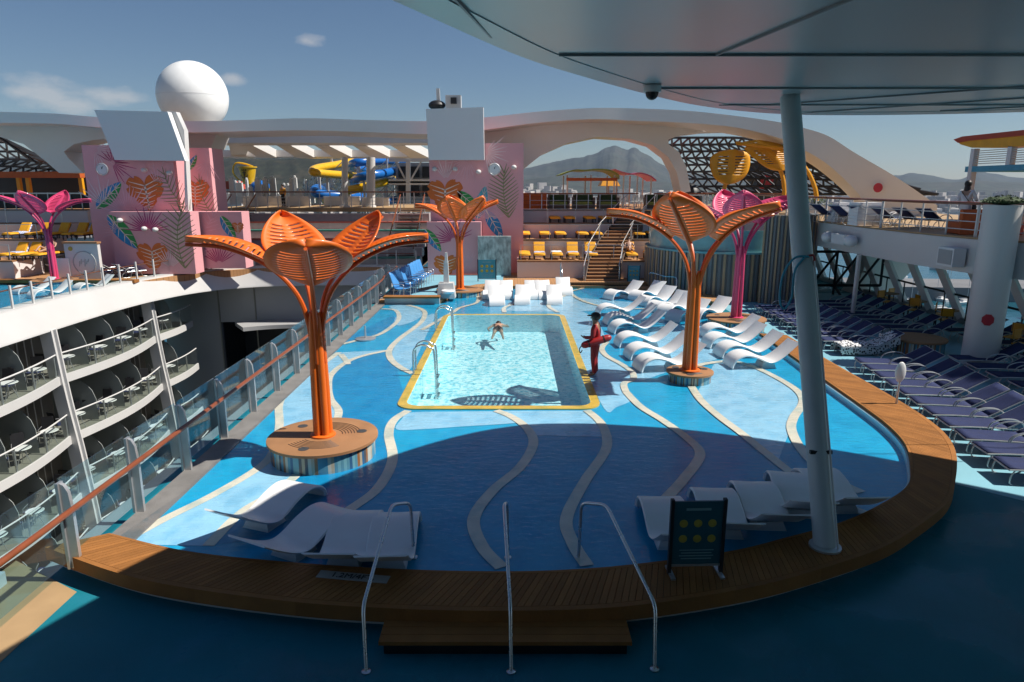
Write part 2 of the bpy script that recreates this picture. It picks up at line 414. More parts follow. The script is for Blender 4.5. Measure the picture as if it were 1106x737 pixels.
ORD = ['first', 'second', 'third', 'fourth', 'fifth', 'sixth', 'seventh', 'eighth', 'ninth', 'tenth', 'eleventh', 'twelfth', 'thirteenth', 'fourteenth', 'fifteenth', 'sixteenth', 'seventeenth', 'eighteenth']
def struct(mb, name, mats, **k):
    o = mb.build(name, mats, **k); o['kind'] = 'structure'; return o
def text_mesh(body, size, name, m, matrix, parent, extrude=.002, align='CENTER'):
    cu = bpy.data.curves.new('lettering', 'FONT'); cu.body = body; cu.size = size; cu.extrude = extrude; cu.align_x = align; cu.align_y = 'CENTER'
    tmp = bpy.data.objects.new('lettering', cu); COL.objects.link(tmp)
    dg = bpy.context.evaluated_depsgraph_get(); me = bpy.data.meshes.new_from_object(tmp.evaluated_get(dg))
    bpy.data.objects.remove(tmp); bpy.data.curves.remove(cu)
    me.transform(matrix); me.materials.clear(); me.materials.append(M[m])
    o = bpy.data.objects.new(name, me); COL.objects.link(o); o.parent = parent
    return o
dm('waterfall', (.42, .50, .48), .3, var=.55, scale=3.5, stretch=(1.6, 1.6, .7), bump=.3, bscale=14, dirt=((.10, .16, .15), 4.0, .8))
HAZE = 0.00007
# ================================================================ camera, light, sky
cam = bpy.data.cameras.new('camera'); co = bpy.data.objects.new('camera', cam); COL.objects.link(co)
co.location = (0, 0, HC); co.rotation_euler = (PI / 2 - PITCH, 0, 0)
cam.sensor_width = 36; cam.lens = 24.0; cam.clip_start = .1; cam.clip_end = 20000
scene.camera = co
SUN_EL, SUN_AZ = R(51.3), R(-1.0)             # azimuth measured from +X towards +Y
sd = Vector((math.cos(SUN_EL) * math.cos(SUN_AZ), math.cos(SUN_EL) * math.sin(SUN_AZ), math.sin(SUN_EL)))
sl = bpy.data.lights.new('sun', 'SUN'); sl.energy = 5.0; sl.angle = R(.53); sl.color = (1, .95, .87)
so = bpy.data.objects.new('sun', sl); COL.objects.link(so); so.rotation_euler = sd.to_track_quat('Z', 'Y').to_euler(); so.location = (20, 10, 40)
w = bpy.data.worlds.new('World'); scene.world = w; w.use_nodes = True
nt = w.node_tree; bg = nt.nodes['Background']
sky = nt.nodes.new('ShaderNodeTexSky'); sky.sky_type = 'NISHITA'; sky.sun_disc = False
sky.sun_elevation = SUN_EL; sky.sun_rotation = PI / 2 - SUN_AZ; sky.altitude = 50; sky.air_density = 1.0; sky.dust_density = .12; sky.ozone_density = 5.0
# thin cirrus and two small cumulus low on the left, in the sky itself
tc = nt.nodes.new('ShaderNodeTexCoord')
mp = nt.nodes.new('ShaderNodeMapping'); mp.inputs['Scale'].default_value = (1, 1, 2.2); nt.links.new(tc.outputs['Generated'], mp.inputs[0])
nz = nt.nodes.new('ShaderNodeTexNoise'); nz.inputs['Scale'].default_value = 9; nz.inputs['Detail'].default_value = 7; nz.inputs['Roughness'].default_value = .6; nt.links.new(mp.outputs[0], nz.inputs['Vector'])
def blob(px, py, rad):
    d = ray(px, py).normalized()
    v = nt.nodes.new('ShaderNodeVectorMath'); v.operation = 'SUBTRACT'; nt.links.new(tc.outputs['Generated'], v.inputs[0]); v.inputs[1].default_value = d
    s = nt.nodes.new('ShaderNodeVectorMath'); s.operation = 'MULTIPLY'; nt.links.new(v.outputs[0], s.inputs[0]); s.inputs[1].default_value = (1, 1, 3.0)
    l = nt.nodes.new('ShaderNodeVectorMath'); l.operation = 'LENGTH'; nt.links.new(s.outputs[0], l.inputs[0])
    m = nt.nodes.new('ShaderNodeMapRange'); m.inputs['From Min'].default_value = 0; m.inputs['From Max'].default_value = rad; m.inputs['To Min'].default_value = 1; m.inputs['To Max'].default_value = 0
    nt.links.new(l.outputs['Value'], m.inputs['Value']); return m.outputs[0]
acc = None
for px, py, rad in ((50, 106, .10), (128, 104, .08), (20, 100, .06), (75, 112, .07), (335, 46, .05), (250, 85, .04)):
    b_ = blob(px, py, rad)
    if acc is None: acc = b_
    else:
        mxx = nt.nodes.new('ShaderNodeMath'); mxx.operation = 'MAXIMUM'; nt.links.new(acc, mxx.inputs[0]); nt.links.new(b_, mxx.inputs[1]); acc = mxx.outputs[0]
ad = nt.nodes.new('ShaderNodeMath'); ad.operation = 'MULTIPLY_ADD'; nt.links.new(nz.outputs['Fac'], ad.inputs[0]); ad.inputs[1].default_value = 2.6; nt.links.new(acc, ad.inputs[2])
cr = nt.nodes.new('ShaderNodeMapRange'); cr.inputs['From Min'].default_value = 1.85; cr.inputs['From Max'].default_value = 2.35; cr.inputs['To Max'].default_value = .5; nt.links.new(ad.outputs[0], cr.inputs['Value'])
mxc = nt.nodes.new('ShaderNodeMix'); mxc.data_type = 'RGBA'; nt.links.new(cr.outputs[0], mxc.inputs[0]); nt.links.new(sky.outputs[0], mxc.inputs[6]); mxc.inputs[7].default_value = (9.5, 9.2, 9.0, 1)
nt.links.new(mxc.outputs[2], bg.inputs['Color']); bg.inputs['Strength'].default_value = .052
scene.view_settings.view_transform = 'Standard'; scene.view_settings.look = 'None'; scene.view_settings.exposure = .40; scene.view_settings.gamma = 1
scene.cycles.max_bounces = 7; scene.cycles.transparent_max_bounces = 24; scene.cycles.diffuse_bounces = 3; scene.cycles.glossy_bounces = 3
scene.cycles.caustics_reflective = False; scene.cycles.caustics_refractive = False; scene.cycles.sample_clamp_indirect = 4

# ================================================================ pool, decks
inner = [(-6.05, 9.36), (-4.7, 8.86), (-3.27, 8.58), (-1.6, 8.38), (-.04, 8.32), (1.1, 8.40), (2.16, 8.6), (3.2, 8.87), (4.09, 9.24), (5.1, 9.7), (6.02, 10.3), (6.9, 11.05), (7.5, 12.02), (7.95, 13.0), (8.19, 14.05), (8.3, 15.3), (8.42, 17.67), (8.6, 20.5), (8.73, 23.55)]
outer = [(-6.75, 8.95), (-4.96, 8.14), (-2.95, 7.66), (-1.4, 7.48), (-.03, 7.44), (1.2, 7.5), (2.32, 7.72), (3.4, 8.04), (4.43, 8.48), (5.4, 8.97), (6.2, 9.55), (7.2, 10.4), (7.9, 11.3), (8.65, 12.47), (9.1, 13.5), (9.32, 14.65), (9.42, 16.4), (9.45, 19.65), (9.58, 23.25)]
inner_s = catmull([(x, y, 0) for x, y in inner], 12); outer_s = catmull([(x, y, 0) for x, y in outer], 12)
pool_outline = [(p.x, p.y) for p in inner_s] + [(8.85, 27), (8.9, 30.5), (7.8, 33.6), (5.6, 35.3), (2, 35.6), (-1.2, 35.3), (-2.7, 33.6), (-3.2, 31.0), (-5.75, 30.7), (-5.75, 20), (-5.78, 11)]
HX0, HX1, HY0, HY1 = -2.62, 1.96, 15.95, 27.9
def rrect(x0, x1, y0, y1, r, n=6):
    out = []
    for cx, cy, a0 in ((x1 - r, y1 - r, 0), (x0 + r, y1 - r, PI / 2), (x0 + r, y0 + r, PI), (x1 - r, y0 + r, 1.5 * PI)):
        out += [(cx + r * math.cos(a0 + PI / 2 * k / n), cy + r * math.sin(a0 + PI / 2 * k / n)) for k in range(n + 1)]
    return out
hole = rrect(HX0, HX1, HY0, HY1, .35); rim = rrect(HX0 - .22, HX1 + .22, HY0 - .24, HY1 + .26, .5)
ob = struct(MB().sheet(pool_outline, 0, [rim]), 'pool_floor', 'blue_mid')
mb = MB(); n = len(hole)
mb.loft([[(x, y, 0) for x, y in rim], [(x, y, .03) for x, y in rim], [(x, y, .03) for x, y in hole], [(x, y, -.7) for x, y in hole]], caps=False)
mb.m = [0] * n * 2 + [1] * n
mb.sheet(hole, -.7, mi=2)
struct(mb, 'swimming_pool_basin', ['pool_yellow', 'pool_wall_tile', 'tile_pool'])
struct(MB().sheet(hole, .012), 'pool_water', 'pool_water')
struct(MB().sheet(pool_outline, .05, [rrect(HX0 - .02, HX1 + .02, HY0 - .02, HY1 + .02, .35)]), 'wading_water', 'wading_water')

# painted waves on the pool floor: blue fields, water glare painted in pale blue, and cream bands, thin coats of paint one above the other
def fl(pts, z=0): return [tuple(G(x, y, z)[:2]) for x, y in pts]
def resample(pts, k):
    d = [0]
    for a, b in zip(pts, pts[1:]): d.append(d[-1] + (b - a).length)
    out = []; j = 0
    for i in range(k + 1):
        t = d[-1] * i / k
        while j < len(d) - 2 and d[j + 1] < t: j += 1
        f = (t - d[j]) / (d[j + 1] - d[j]); out.append(pts[j].lerp(pts[j + 1], f))
    return out
bands = [
    ([(128, 588), (180, 560), (234, 533), (283, 503), (298, 482), (302, 459), (303, 434), (322, 414), (345, 396), (366, 381)], .2),
    ([(225, 590), (261, 554), (297, 532), (322, 512), (350, 480), (366, 447), (357, 431), (355, 416), (358, 405), (372, 393), (391, 385), (423, 378)], .2),
    ([(355, 572), (375, 553), (408, 528), (424, 497), (420, 469), (426, 454), (441, 444)], .22),
    ([(370, 372), (390, 367), (411, 361), (428, 349), (431, 341), (426, 335), (412, 334)], .2),
    ([(368, 383), (374, 390), (376, 394)], .2),
    ([(446, 404), (432, 397), (422, 388), (421, 378), (432, 366), (447, 355), (456, 347), (459, 338), (452, 333), (440, 330)], .22),
    ([(536, 444), (553, 451), (569, 463), (576, 480), (562, 505), (533, 530), (512, 560), (520, 590), (542, 614)], .22),
    ([(634, 444), (650, 459), (655, 484), (632, 520), (612, 560), (619, 588), (634, 612)], .22),
    ([(676, 424), (692, 440), (716, 455), (742, 474), (756, 492), (737, 520), (716, 545), (716, 570)], .22),
    ([(746, 417), (757, 433), (777, 451), (801, 469), (828, 491), (858, 514), (905, 543), (935, 556)], .22),
    ([(745, 398), (765, 393), (790, 391), (814, 397), (843, 411), (862, 424), (867, 436), (857, 452), (855, 466), (868, 490), (895, 515), (930, 533)], .22),
    ([(676, 424), (674, 415), (684, 410), (682, 402), (671, 394), (655, 385), (650, 377), (656, 370)], .2),
    ([(456, 357), (489, 338), (497, 333), (514, 328), (517, 322), (512, 318)], .2),
    ([(545, 338), (545, 333), (556, 328), (570, 320)], .2),
    ([(603, 338), (593, 332), (595, 326), (610, 320), (614, 316), (630, 312)], .2),
    ([(614, 316), (628, 325), (648, 331), (672, 334), (700, 334)], .2),
]
paint = MB()
def band_curve(i): return resample(catmull([G(x, y, 0) for x, y in bands[i][0]], 8), 40)
def field(i, j, z, mi, f0=0.0, f1=1.0):
    A, B = band_curve(i), band_curve(j); k0, k1 = int(40 * f0), int(40 * f1)
    paint.loft([[(p.x, p.y, z), (q.x, q.y, z)] for p, q in zip(A[k0:k1 + 1], B[k0:k1 + 1])], mi, caps=False, open_ring=True)
field(0, 1, .005, 0); field(1, 2, .004, 1)
field(6, 7, .0055, 0, 0, .26); field(9, 10, .006, 0, .12, .72); field(2, 6, .0045, 2, .80, 1.0) if False else None  # first field paints sunlit water glare in pale blue, ending by the canopy shadow
def blob_field(pts, z, mi, smooth=True):
    p = [G(x, y, 0) for x, y in pts]; p = catmull(p, 5, True) if smooth else p
    paint.sheet([(q.x, q.y) for q in p], z, mi=mi)
blob_field([(604, 337), (628, 389), (652, 441), (666, 440), (684, 431), (676, 422), (674, 415), (684, 410), (682, 402), (671, 394), (655, 385), (650, 377), (654, 368), (648, 352), (636, 340), (620, 335)], .0062, 0)
blob_field([(425, 378), (432, 366), (447, 355), (456, 347), (462, 341), (470, 341), (458, 368), (444, 398), (436, 398), (424, 388)], .0064, 0)
blob_field([(443, 446), (434, 453), (428, 464), (455, 464), (500, 461), (548, 458), (560, 456), (550, 450), (538, 445), (490, 445)], .0066, 0)  # glare on the sunlit water, painted as pale blue along the near rim
blob_field([(520, 335), (545, 335), (556, 328), (570, 318), (600, 315), (628, 322), (690, 328), (650, 335), (600, 337)], .0068, 0)
blob_field([(420, 331), (440, 330), (452, 334), (456, 341), (445, 348), (430, 352), (426, 345), (431, 338)], .007, 0)
blob_field([(672, 410), (688, 400), (702, 382), (700, 362), (720, 352), (752, 352), (785, 366), (780, 385), (760, 392), (744, 397), (718, 403), (692, 412)], .0072, 0)
blob_field([(368, 371), (390, 366), (412, 359), (428, 348), (424, 342), (405, 350), (385, 360)], .0052, 1)
blob_field([(640, 306), (662, 311), (694, 320), (725, 327), (700, 331), (668, 327), (640, 320), (626, 312)], .0054, 1)
struct(paint, 'pool_floor_paint', ['blue_light', 'blue_deep'])
bm = MB()
for pts, wd in bands:
    c = catmull([G(x, y, 0) for x, y in pts], 8); L = []; Rr = []
    for i, p in enumerate(c):
        d = (c[min(i + 1, len(c) - 1)] - c[max(i - 1, 0)]).normalized(); s_ = Vector((d.y, -d.x, 0)) * wd * .47
        L.append(p - s_); Rr.append(p + s_)
    zz = .009 + .0015 * bands.index((pts, wd))
    bm.loft([[(a.x, a.y, zz), (b.x, b.y, zz)] for a, b in zip(L, Rr)], caps=False, open_ring=True)
ob = struct(bm, 'painted_wave_bands', 'cream_band')

# decks around
DZ = -.17
mb = MB()
for x0, x1, y0, y1 in ((-6.6, HX0 - .1, -8, 31), (HX1 + .1, 18.2, -8, 46), (HX0 - .1, HX1 + .1, -8, HY0 - .1), (HX0 - .1, HX1 + .1, HY1 + .1, 46), (-6.6, HX0 - .1, 31, 46)):
    mb.add([(x0, y0, DZ), (x1, y0, DZ), (x1, y1, DZ), (x0, y1, DZ)], [(0, 1, 2, 3)])
struct(mb, 'ship_deck', 'deck_blue')
right_zone = [(p.x + .02, p.y) for p in outer_s[150:]] + [(9.6, 27), (9.7, 35), (18.2, 35), (18.2, 9.0), (11.5, 9.0)]
struct(MB().sheet(right_zone, DZ + .004), 'pale_deck', 'deck_pale')
struct(MB().prism([(-7.4, -3), (-6.12, -3), (-6.0, 8.4), (-7.4, 9.2)], DZ - .15, DZ + .006), 'tan_deck_edge', 'tan_ledge')
dr = MB().lathe([(0, 0), (.17, 0), (.17, .012), (.13, .014), (0, .012)], n=20)
tag(dr.build('floor_drain', 'drain', loc=(-6.32, 7.72, DZ + .006), world=False), 'dark round drain set in the tan deck edge by the railing', 'drain')
struct(MB().box((-7.25, 2.6, DZ + .02), (.3, 12, .35)), 'atrium_kerb', 'white_paint')

# wooden coping bench round the pool, plank by plank
cb = thing('pool_bench', 'curved wooden bench edge running round the near and right side of the pool', 'pool bench', (0, 8, DZ))
pl = MB(); wl = MB()
o_pts = outer_s; i_pts = inner_s
K = 300
oo, ii = resample(o_pts, K), resample(i_pts, K)
for k in range(K):
    a, b, c_, d_ = oo[k], oo[k + 1], ii[k + 1], ii[k]
    g = .04
    a2, b2 = a.lerp(b, g), a.lerp(b, 1 - g); d2, c2 = d_.lerp(c_, g), d_.lerp(c_, 1 - g)
    # border board on both edges, planks across
    A, B, Cc, Dd = a2.lerp(d2, .1), b2.lerp(c2, .1), b2.lerp(c2, .93), a2.lerp(d2, .93)
    pl.add([(q.x, q.y, z) for z in (.12, .2) for q in (A, B, Cc, Dd)], [(4, 5, 6, 7), (0, 1, 5, 4), (2, 3, 7, 6), (1, 2, 6, 5), (3, 0, 4, 7)])
for e0, e1 in ((0, .094), (.936, 1.0)):
    for s0 in range(0, K, 15):
        seg = [oo[k].lerp(ii[k], e0) for k in range(s0, min(s0 + 15, K) + 1)]; seg2 = [oo[k].lerp(ii[k], e1) for k in range(s0, min(s0 + 15, K) + 1)]
        pl.loft([[(p.x, p.y, .0), (p.x, p.y, .2), (q.x, q.y, .2), (q.x, q.y, .0)] for p, q in zip(seg, seg2)])
pl.build('wooden_seat', 'teak', cb)
under = MB(); under.loft([[(p.x, p.y, .05), (p.x, p.y, .095), (q.x, q.y, .095), (q.x, q.y, .05)] for p, q in [(oo[k].lerp(ii[k], .03), oo[k].lerp(ii[k], .97)) for k in range(0, K + 1, 3)]])
under.build('underframe', 'black', cb)
wl.loft([[(p.x, p.y, DZ), (p.x, p.y, .05), (q.x, q.y, .05), (q.x, q.y, DZ)] for p, q in [(oo[k].lerp(ii[k], .22), oo[k].lerp(ii[k], .9)) for k in range(0, K + 1, 3)]])
wl.build('base_wall', 'white_paint', cb)
lip = MB(); lip.loft([[(p.x, p.y, -.02), (p.x, p.y, .135), (q.x, q.y, .135), (q.x, q.y, -.02)] for p, q in [(oo[k].lerp(ii[k], 1.004), oo[k].lerp(ii[k], 1.06)) for k in range(0, K + 1, 3)]])
lip.build('tiled_lip', 'tile_pool', cb)
plate = MB().box((-2.12, 8.18, .203), (.98, .17, .006), rz=R(-8.5)); pt = plate.build('depth_plate', 'label_plate', cb)
mtx = Matrix.Translation(Vector((-2.12, 8.18, .209)) - Vector(cb.location)) @ Matrix.Rotation(R(-8.5), 4, 'Z')
tx = text_mesh('1.2M/4FT.', .15, 'depth_lettering', 'ink', mtx, pt)
step = thing('bench_step', 'low dark wooden step in front of the pool bench between the handrails', 'step', (-.05, 7.1, DZ))
mb = MB()
for k in range(3):
    mb.box((-.08, 7.14 + .145 * k, .01), (3.0, .137, .05))
mb.build('step_tread', 'teak', step); MB().box((-.08, 7.29, -.09), (2.9, .34, .145)).build('step_base', 'black', step)

# handrails into the pool
def chrome_rail(pts, label):
    t = thing('handrail', label, 'handrail', (pts[0][0], pts[0][1], DZ), group='steel handrails over the near bench')
    MB().tube(fillet(pts, .12), .024, 10).build('rail_tube', 'steel', t)
    mb = MB(); 
    for p in (pts[0], pts[-1]): MB().lathe([(0, 0), (.055, 0), (.055, .012), (.03, .02), (0, .02)], (p[0], p[1], p[2] + .002), 14).build('floor_flange', 'steel', t)
chrome_rail([(-1.68, 6.82, DZ), (-1.74, 7.08, .5), (-1.66, 8.68, 1.0), (-1.45, 8.98, .88), (-1.43, 9.0, 0)], 'steel handrail on the left over the pool bench, beside the pair of white loungers')
chrome_rail([(-.01, 6.82, DZ), (-.02, 7.08, .5), (-.11, 8.68, 1.0), (-.07, 8.98, .88), (-.06, 9.0, 0)], 'steel handrail in the middle of the pool bench, above the middle of the step')
chrome_rail([(1.65, 6.86, DZ), (1.68, 7.1, .5), (1.30, 8.68, 1.0), (.99, 8.98, .88), (.97, 9.0, 0)], 'steel handrail on the right over the pool bench, beside the dark rules sign')

# pool ladders: two pairs of hooped grab rails
def grab(x, y, label):
    t = thing('pool_ladder', label, 'pool ladder', (x, y, 0), group='steel ladders of the swimming pool')
    for s in (-.25, .25):
        pts = [(x - .28, y + s, 0.0), (x - .28, y + s, .62), (x - .2, y + s, .82), (x, y + s, .9), (x + .2, y + s, .82), (x + .32, y + s, .6), (x + .34, y + s, -.9)]
        MB().tube(catmull(pts, 6), .028, 10).build('grab_rail', 'steel', t)
    mb = MB()
    for z in (-.1, -.38, -.66): mb.box((x + .36, y, z), (.1, .5, .04))
    mb.build('rungs', 'steel', t)
grab(-2.52, 19.0, 'pair of hooped steel ladder rails at the near left of the swimming pool')
grab(-2.55, 25.0, 'pair of hooped steel ladder rails at the far left of the swimming pool')

# kerb and glass railing beside the atrium
struct(MB().box((-5.98, 20.0, .0), (.46, 22.6, .06)).box((-5.93, 36.0, .14), (.4, 9.4, .06)), 'railing_kerb', 'kerb_grey')
def railing(name, label, path, y_posts, side):
    pass
gr = thing('glass_railing', 'tall glass railing with wooden handrail along the left edge of the pool', 'railing', (-6.15, 8, 0))
ys = [1.9 + 1.7 * k for k in range(20)]
for k, y in enumerate(ys):
    z0 = -.14 if y < 8.3 else (.03 if y < 31.4 else .15)
    zt = 1.32 if y < 31.4 else 1.42
    prof = [(-.02, z0), (.12, z0), (.125, zt - .45), (.10, zt - .14), (.05, zt - .035), (-.02, zt)]
    pb = MB().extrude([(-6.2 + a, y - .03, b) for a, b in prof], (0, .06, 0))
    pb.box((-6.225, y, (z0 + zt) / 2), (.04, .12, zt - z0))
    pb.build('post', 'alu', gr)
    if k:
        y0 = ys[k - 1]
        MB().box((-6.255, (y0 + y) / 2, (z0 + .1 + zt + .04) / 2), (.018, 1.62, zt - z0 - .06)).build('glass_panel', 'glass_rail', gr)
MB().tube(catmull([(-6.0, .9, .98), (-6.0, 8, .98), (-6.0, 20, .98), (-6.0, 30.5, 1.0), (-6.0, 32, 1.12), (-6.0, 35.5, 1.15)], 6), .045, 10).build('wooden_handrail', 'wood_rail', gr)
mb = MB()
for y in ys: MB().beam((-6.03, y, .96), (-6.0, y, .93), .03).beam((-6.16, y, .9), (-6.0, y, .93), .03).build('rail_bracket', 'alu', gr)

fz = thing('floor_nozzle', 'small round water nozzle on the pool floor near the glass railing', 'nozzle', tuple(G(395, 367, 0)))
MB().lathe([(0, 0), (.34, 0), (.36, .05), (.2, .07), (0, .07)], n=20).build('base_disc', 'alu', fz, world=False); MB().tube([(0, 0, .07), (0, 0, .5)], .03, 8).build('nozzle_pipe', 'alu', fz, world=False)
# far decks
far_poly = [(-6.1, 44), (-6.1, 30.9), (-3.25, 30.9), (-2.95, 33.4), (-1.5, 35.3), (2, 35.75), (5.7, 35.45), (8.0, 33.7), (9.1, 30.6), (9.7, 30.6), (9.7, 33.2), (15, 36), (15, 44)]
struct(MB().prism(far_poly, DZ - .1, .15), 'far_wooden_deck', 'plank_deck')
struct(MB().sheet([(-5.7, 31.4), (-3.5, 31.4), (-3.2, 34), (-1.9, 36), (-.5, 36.8), (-.5, 40), (-5.7, 40)], .156), 'pale_far_deck', 'deck_pale')
fb = thing('bench', 'short straight wooden bench before the blue chairs at the far left pool corner', 'bench', (-4.5, 30.9, 0))
MB().box((-4.55, 30.72, .34), (2.55, .5, .08)).build('bench_seat', 'teak', fb); MB().box((-4.55, 30.85, .15), (2.5, .3, .3)).build('bench_base', 'white_paint', fb)
# ================================================================ leaf sculptures ("metal flower" shade trees)
def petal(th, prof, width, t0, parent, mleaf, mrib, ribr=.055, cup=.10, tip=(1.75, .92)):
    er = Vector((math.cos(th), math.sin(th), 0)); et = Vector((-math.sin(th), math.cos(th), 0)); ez = Vector((0, 0, 1))
    c = catmull([er * r + ez * z for r, z in prof], 9)
    nR = len(c)
    rib = MB().tube(c, [ribr * (1.05 - .45 * i / (nR - 1)) for i in range(nR)], 8, flat=1.0)
    rb = rib.build('rib', mrib, parent, world=False)
    cum = [0]
    for a, b in zip(c, c[1:]): cum.append(cum[-1] + (b - a).length)
    Lt = cum[-1]
    def at(t):
        s = t * Lt
        for i in range(nR - 1):
            if cum[i + 1] >= s - 1e-6:
                f = (s - cum[i]) / max(1e-6, cum[i + 1] - cum[i]); p = c[i].lerp(c[i + 1], f); d = (c[min(i + 2, nR - 1)] - c[max(i - 1, 0)]).normalized(); return p, d
        return c[-1], (c[-1] - c[-2]).normalized()
    def fn(u, v):
        t = t0 + (1 - t0) * u; p, d = at(t); nrm = d.cross(et).normalized()
        if nrm.z < 0: nrm = -nrm
        h = width * .5 * (math.sqrt(max(0, 1 - (1 - u / .42) ** 2)) if u < .42 else max(0, 1 - ((u - .42) / .58) ** tip[0]) ** tip[1]) + .012
        q = (v - .5) * 2
        return p + et * (q * h) + nrm * (.05 + cup * width * q * q)
    NU, NV = 48, 14
    def keep(i, j):
        a = abs((j + .5) / NV - .5) * 2; u = (i + .5) / NU
        return not (i % 3 == 1 and .16 < a < .72 and .14 < u < .84)
    bl = MB().grid(fn, NU, NV, keep=keep).build('leaf_blade', mleaf, parent, world=False, solid=.022, smooth=60)
    return bl
PROF_A = [(.11, 1.5), (.12, 2.2), (.32, 2.87), (.80, 3.40), (1.5, 3.74), (2.2, 3.82)]
PROF_B = [(.11, 1.5), (.12, 2.2), (.34, 2.87), (.75, 3.42), (1.3, 3.78), (1.95, 4.02)]
PROF_C = [(.11, 1.5), (.12, 2.2), (.22, 2.75), (.48, 3.15), (1.05, 3.68), (1.7, 4.25)]
PROF_F = [(.11, 1.5), (.12, 2.2), (.26, 2.82), (.60, 3.22), (1.05, 3.54), (1.5, 3.84)]
def seat_label(b):
    return 'round wood topped mosaic seat under the ' + ('large near left orange leaf sculpture' if b[1] < 15 else 'orange leaf sculpture among the loungers' if b[1] < 22 else 'pink leaf sculpture on the right' if b[0] > 0 else 'far left corner orange leaf sculpture' if b[0] > -10 else 'pink leaf sculpture across the atrium')
def flower_tree(label, base, petals, colour, group, ped_r, ped_h, scl=1.0):
    t = thing('leaf_sculpture', label, 'leaf sculpture', base, 0, group)
    stem = MB()
    for k in range(5):
        a = 2 * PI * k / 5 + .4
        stem.tube(catmull([(.125 * math.cos(a), .125 * math.sin(a), 0), (.11 * math.cos(a), .11 * math.sin(a), 1.1), (.095 * math.cos(a), .095 * math.sin(a), 1.9), (.10 * math.cos(a), .10 * math.sin(a), 2.5)], 5), [.075] * 11 + [.07, .065, .06, .05, .03], 10)
    stem.tube([(0, 0, 0), (0, 0, 2.3)], .08, 10)
    stem.lathe([(0, .0), (.25, .0), (.25, .03), (.2, .05), (0, .05)], n=20)
    stem.build('stem', colour, t, world=False)
    for th, prof, wd in petals: petal(R(th), prof, wd, .53, t, colour, colour + '_rib', tip=(2.6, .6) if prof is PROF_F else (1.75, .85))
    t.scale = (scl,) * 3
    p = thing('round_planter_seat', seat_label(base), 'round seat', (base[0], base[1], base[2] - ped_h), 0, 'round mosaic seats')
    MB().lathe([(.28, ped_h - .03), (ped_r, ped_h - .03), (ped_r + .02, ped_h - .06), (ped_r + .02, ped_h - .008), (ped_r - .01, ped_h), (.28, ped_h)], n=64).build('seat_top', 'teak_deck', p, world=False)
    g = MB()
    for q in range(3):
        a = 2 * PI * q / 3 + .3
        g.lathe([(0, 0), (.1, 0), (.1, .012), (.06, .014), (0, .01)], (ped_r * .72 * math.cos(a), ped_r * .72 * math.sin(a), ped_h - .006), 18)
        g.build('floor_light', 'drain', p, world=False); g = MB()
    s = MB()
    for q in range(7):
        rr = ped_r * (.36 + .055 * q)
        for a0, a1 in ((-2.4, -.9), (.2, 1.6)):
            s.tube([(rr * math.cos(a0 + (a1 - a0) * i / 14), rr * math.sin(a0 + (a1 - a0) * i / 14), ped_h) for i in range(15)], .008, 5)
            s.build('drain_slot', 'black', p, world=False); s = MB()
    MB().lathe([(ped_r - .04, 0), (ped_r - .04, ped_h - .03), (0, ped_h - .03)], n=64).build('mosaic_side', 'mosaic', p, world=False)
    return t
GT = 'orange leaf sculptures'
flower_tree('large orange leaf sculpture standing at the near left by the glass railing', tuple(G(349, 470, .42)), [(190, PROF_A, 1.1), (126, PROF_C, 1.25), (48, PROF_C, 1.25), (8, PROF_A, 1.15), (283, PROF_F, 1.5)], 'orange', GT, 1.06, .42)
flower_tree('orange leaf sculpture standing among the white loungers right of the swimming pool', tuple(G(745, 400, .3)), [(172, PROF_A, 1.2), (232, PROF_C, 1.5), (318, PROF_B, 1.5), (20, PROF_A, 1.2), (95, PROF_C, 1.4)], 'orange', GT, .62, .3, 1.1)
flower_tree('orange leaf sculpture standing at the far left corner of the pool before the mural', tuple(G(497, 312, .3)), [(165, PROF_A, 1.3), (110, PROF_C, 1.4), (255, PROF_C, 1.4), (18, PROF_B, 1.4), (318, PROF_C, 1.4)], 'orange', GT, 1.15, .3, 1.03)
flower_tree('pink leaf sculpture standing on the right beside the striped tub wall', tuple(G(795, 343, .3)), [(172, PROF_A, 1.2), (100, PROF_C, 1.4), (24, PROF_B, 1.4), (328, PROF_B, 1.5), (250, PROF_C, 1.3)], 'pink', 'pink leaf sculptures', 1.1, .5, 1.1)
flower_tree('pink leaf sculpture standing at the far left across the atrium', (-24.9, 37.0, .3), [(170, PROF_A, 1.2), (206, PROF_B, 1.3), (270, PROF_C, 1.3), (85, PROF_C, 1.2), (8, PROF_A, 1.1)], 'pink', 'pink leaf sculptures', 1.1, .3, 1.08)

# ================================================================ white in-pool loungers
def ledge_lounger():
    t = thing('ledge_lounger', 'white', 'pool lounger')
    pr = catmull([(0, 0, .05), (.05, 0, .2), (.2, 0, .345), (.45, 0, .41), (.74, 0, .35), (1.0, 0, .235), (1.2, 0, .205), (1.42, 0, .31), (1.66, 0, .50), (1.88, 0, .70)], 5)
    rings = []
    for i, p in enumerate(pr):
        d = (pr[min(i + 1, len(pr) - 1)] - pr[max(i - 1, 0)]).normalized(); nrm = Vector((-d.z, 0, d.x)); th = .07 - .04 * (i / (len(pr) - 1)) ** 2
        a, b = p, p - nrm * th; w_ = .36
        rings.append([(a.x, -w_ + .02, a.z), (a.x - 0, 0, a.z - .012), (a.x, w_ - .02, a.z), ((a.x * .6 + b.x * .4), w_, (a.z * .6 + b.z * .4)), (b.x, w_ - .03, b.z), (b.x, -w_ + .03, b.z), ((a.x * .6 + b.x * .4), -w_, (a.z * .6 + b.z * .4))])
    MB().loft(rings).build('lounger_shell', 'white_plastic', t, world=False, smooth=50)
    MB().box((1.12, 0, .075), (.4, .5, .15), taper=.8).build('base_foot', 'white_plastic', t, world=False)
    return t
LP = Proto(ledge_lounger())
LG = 'white wave shaped loungers standing in the shallow pool'
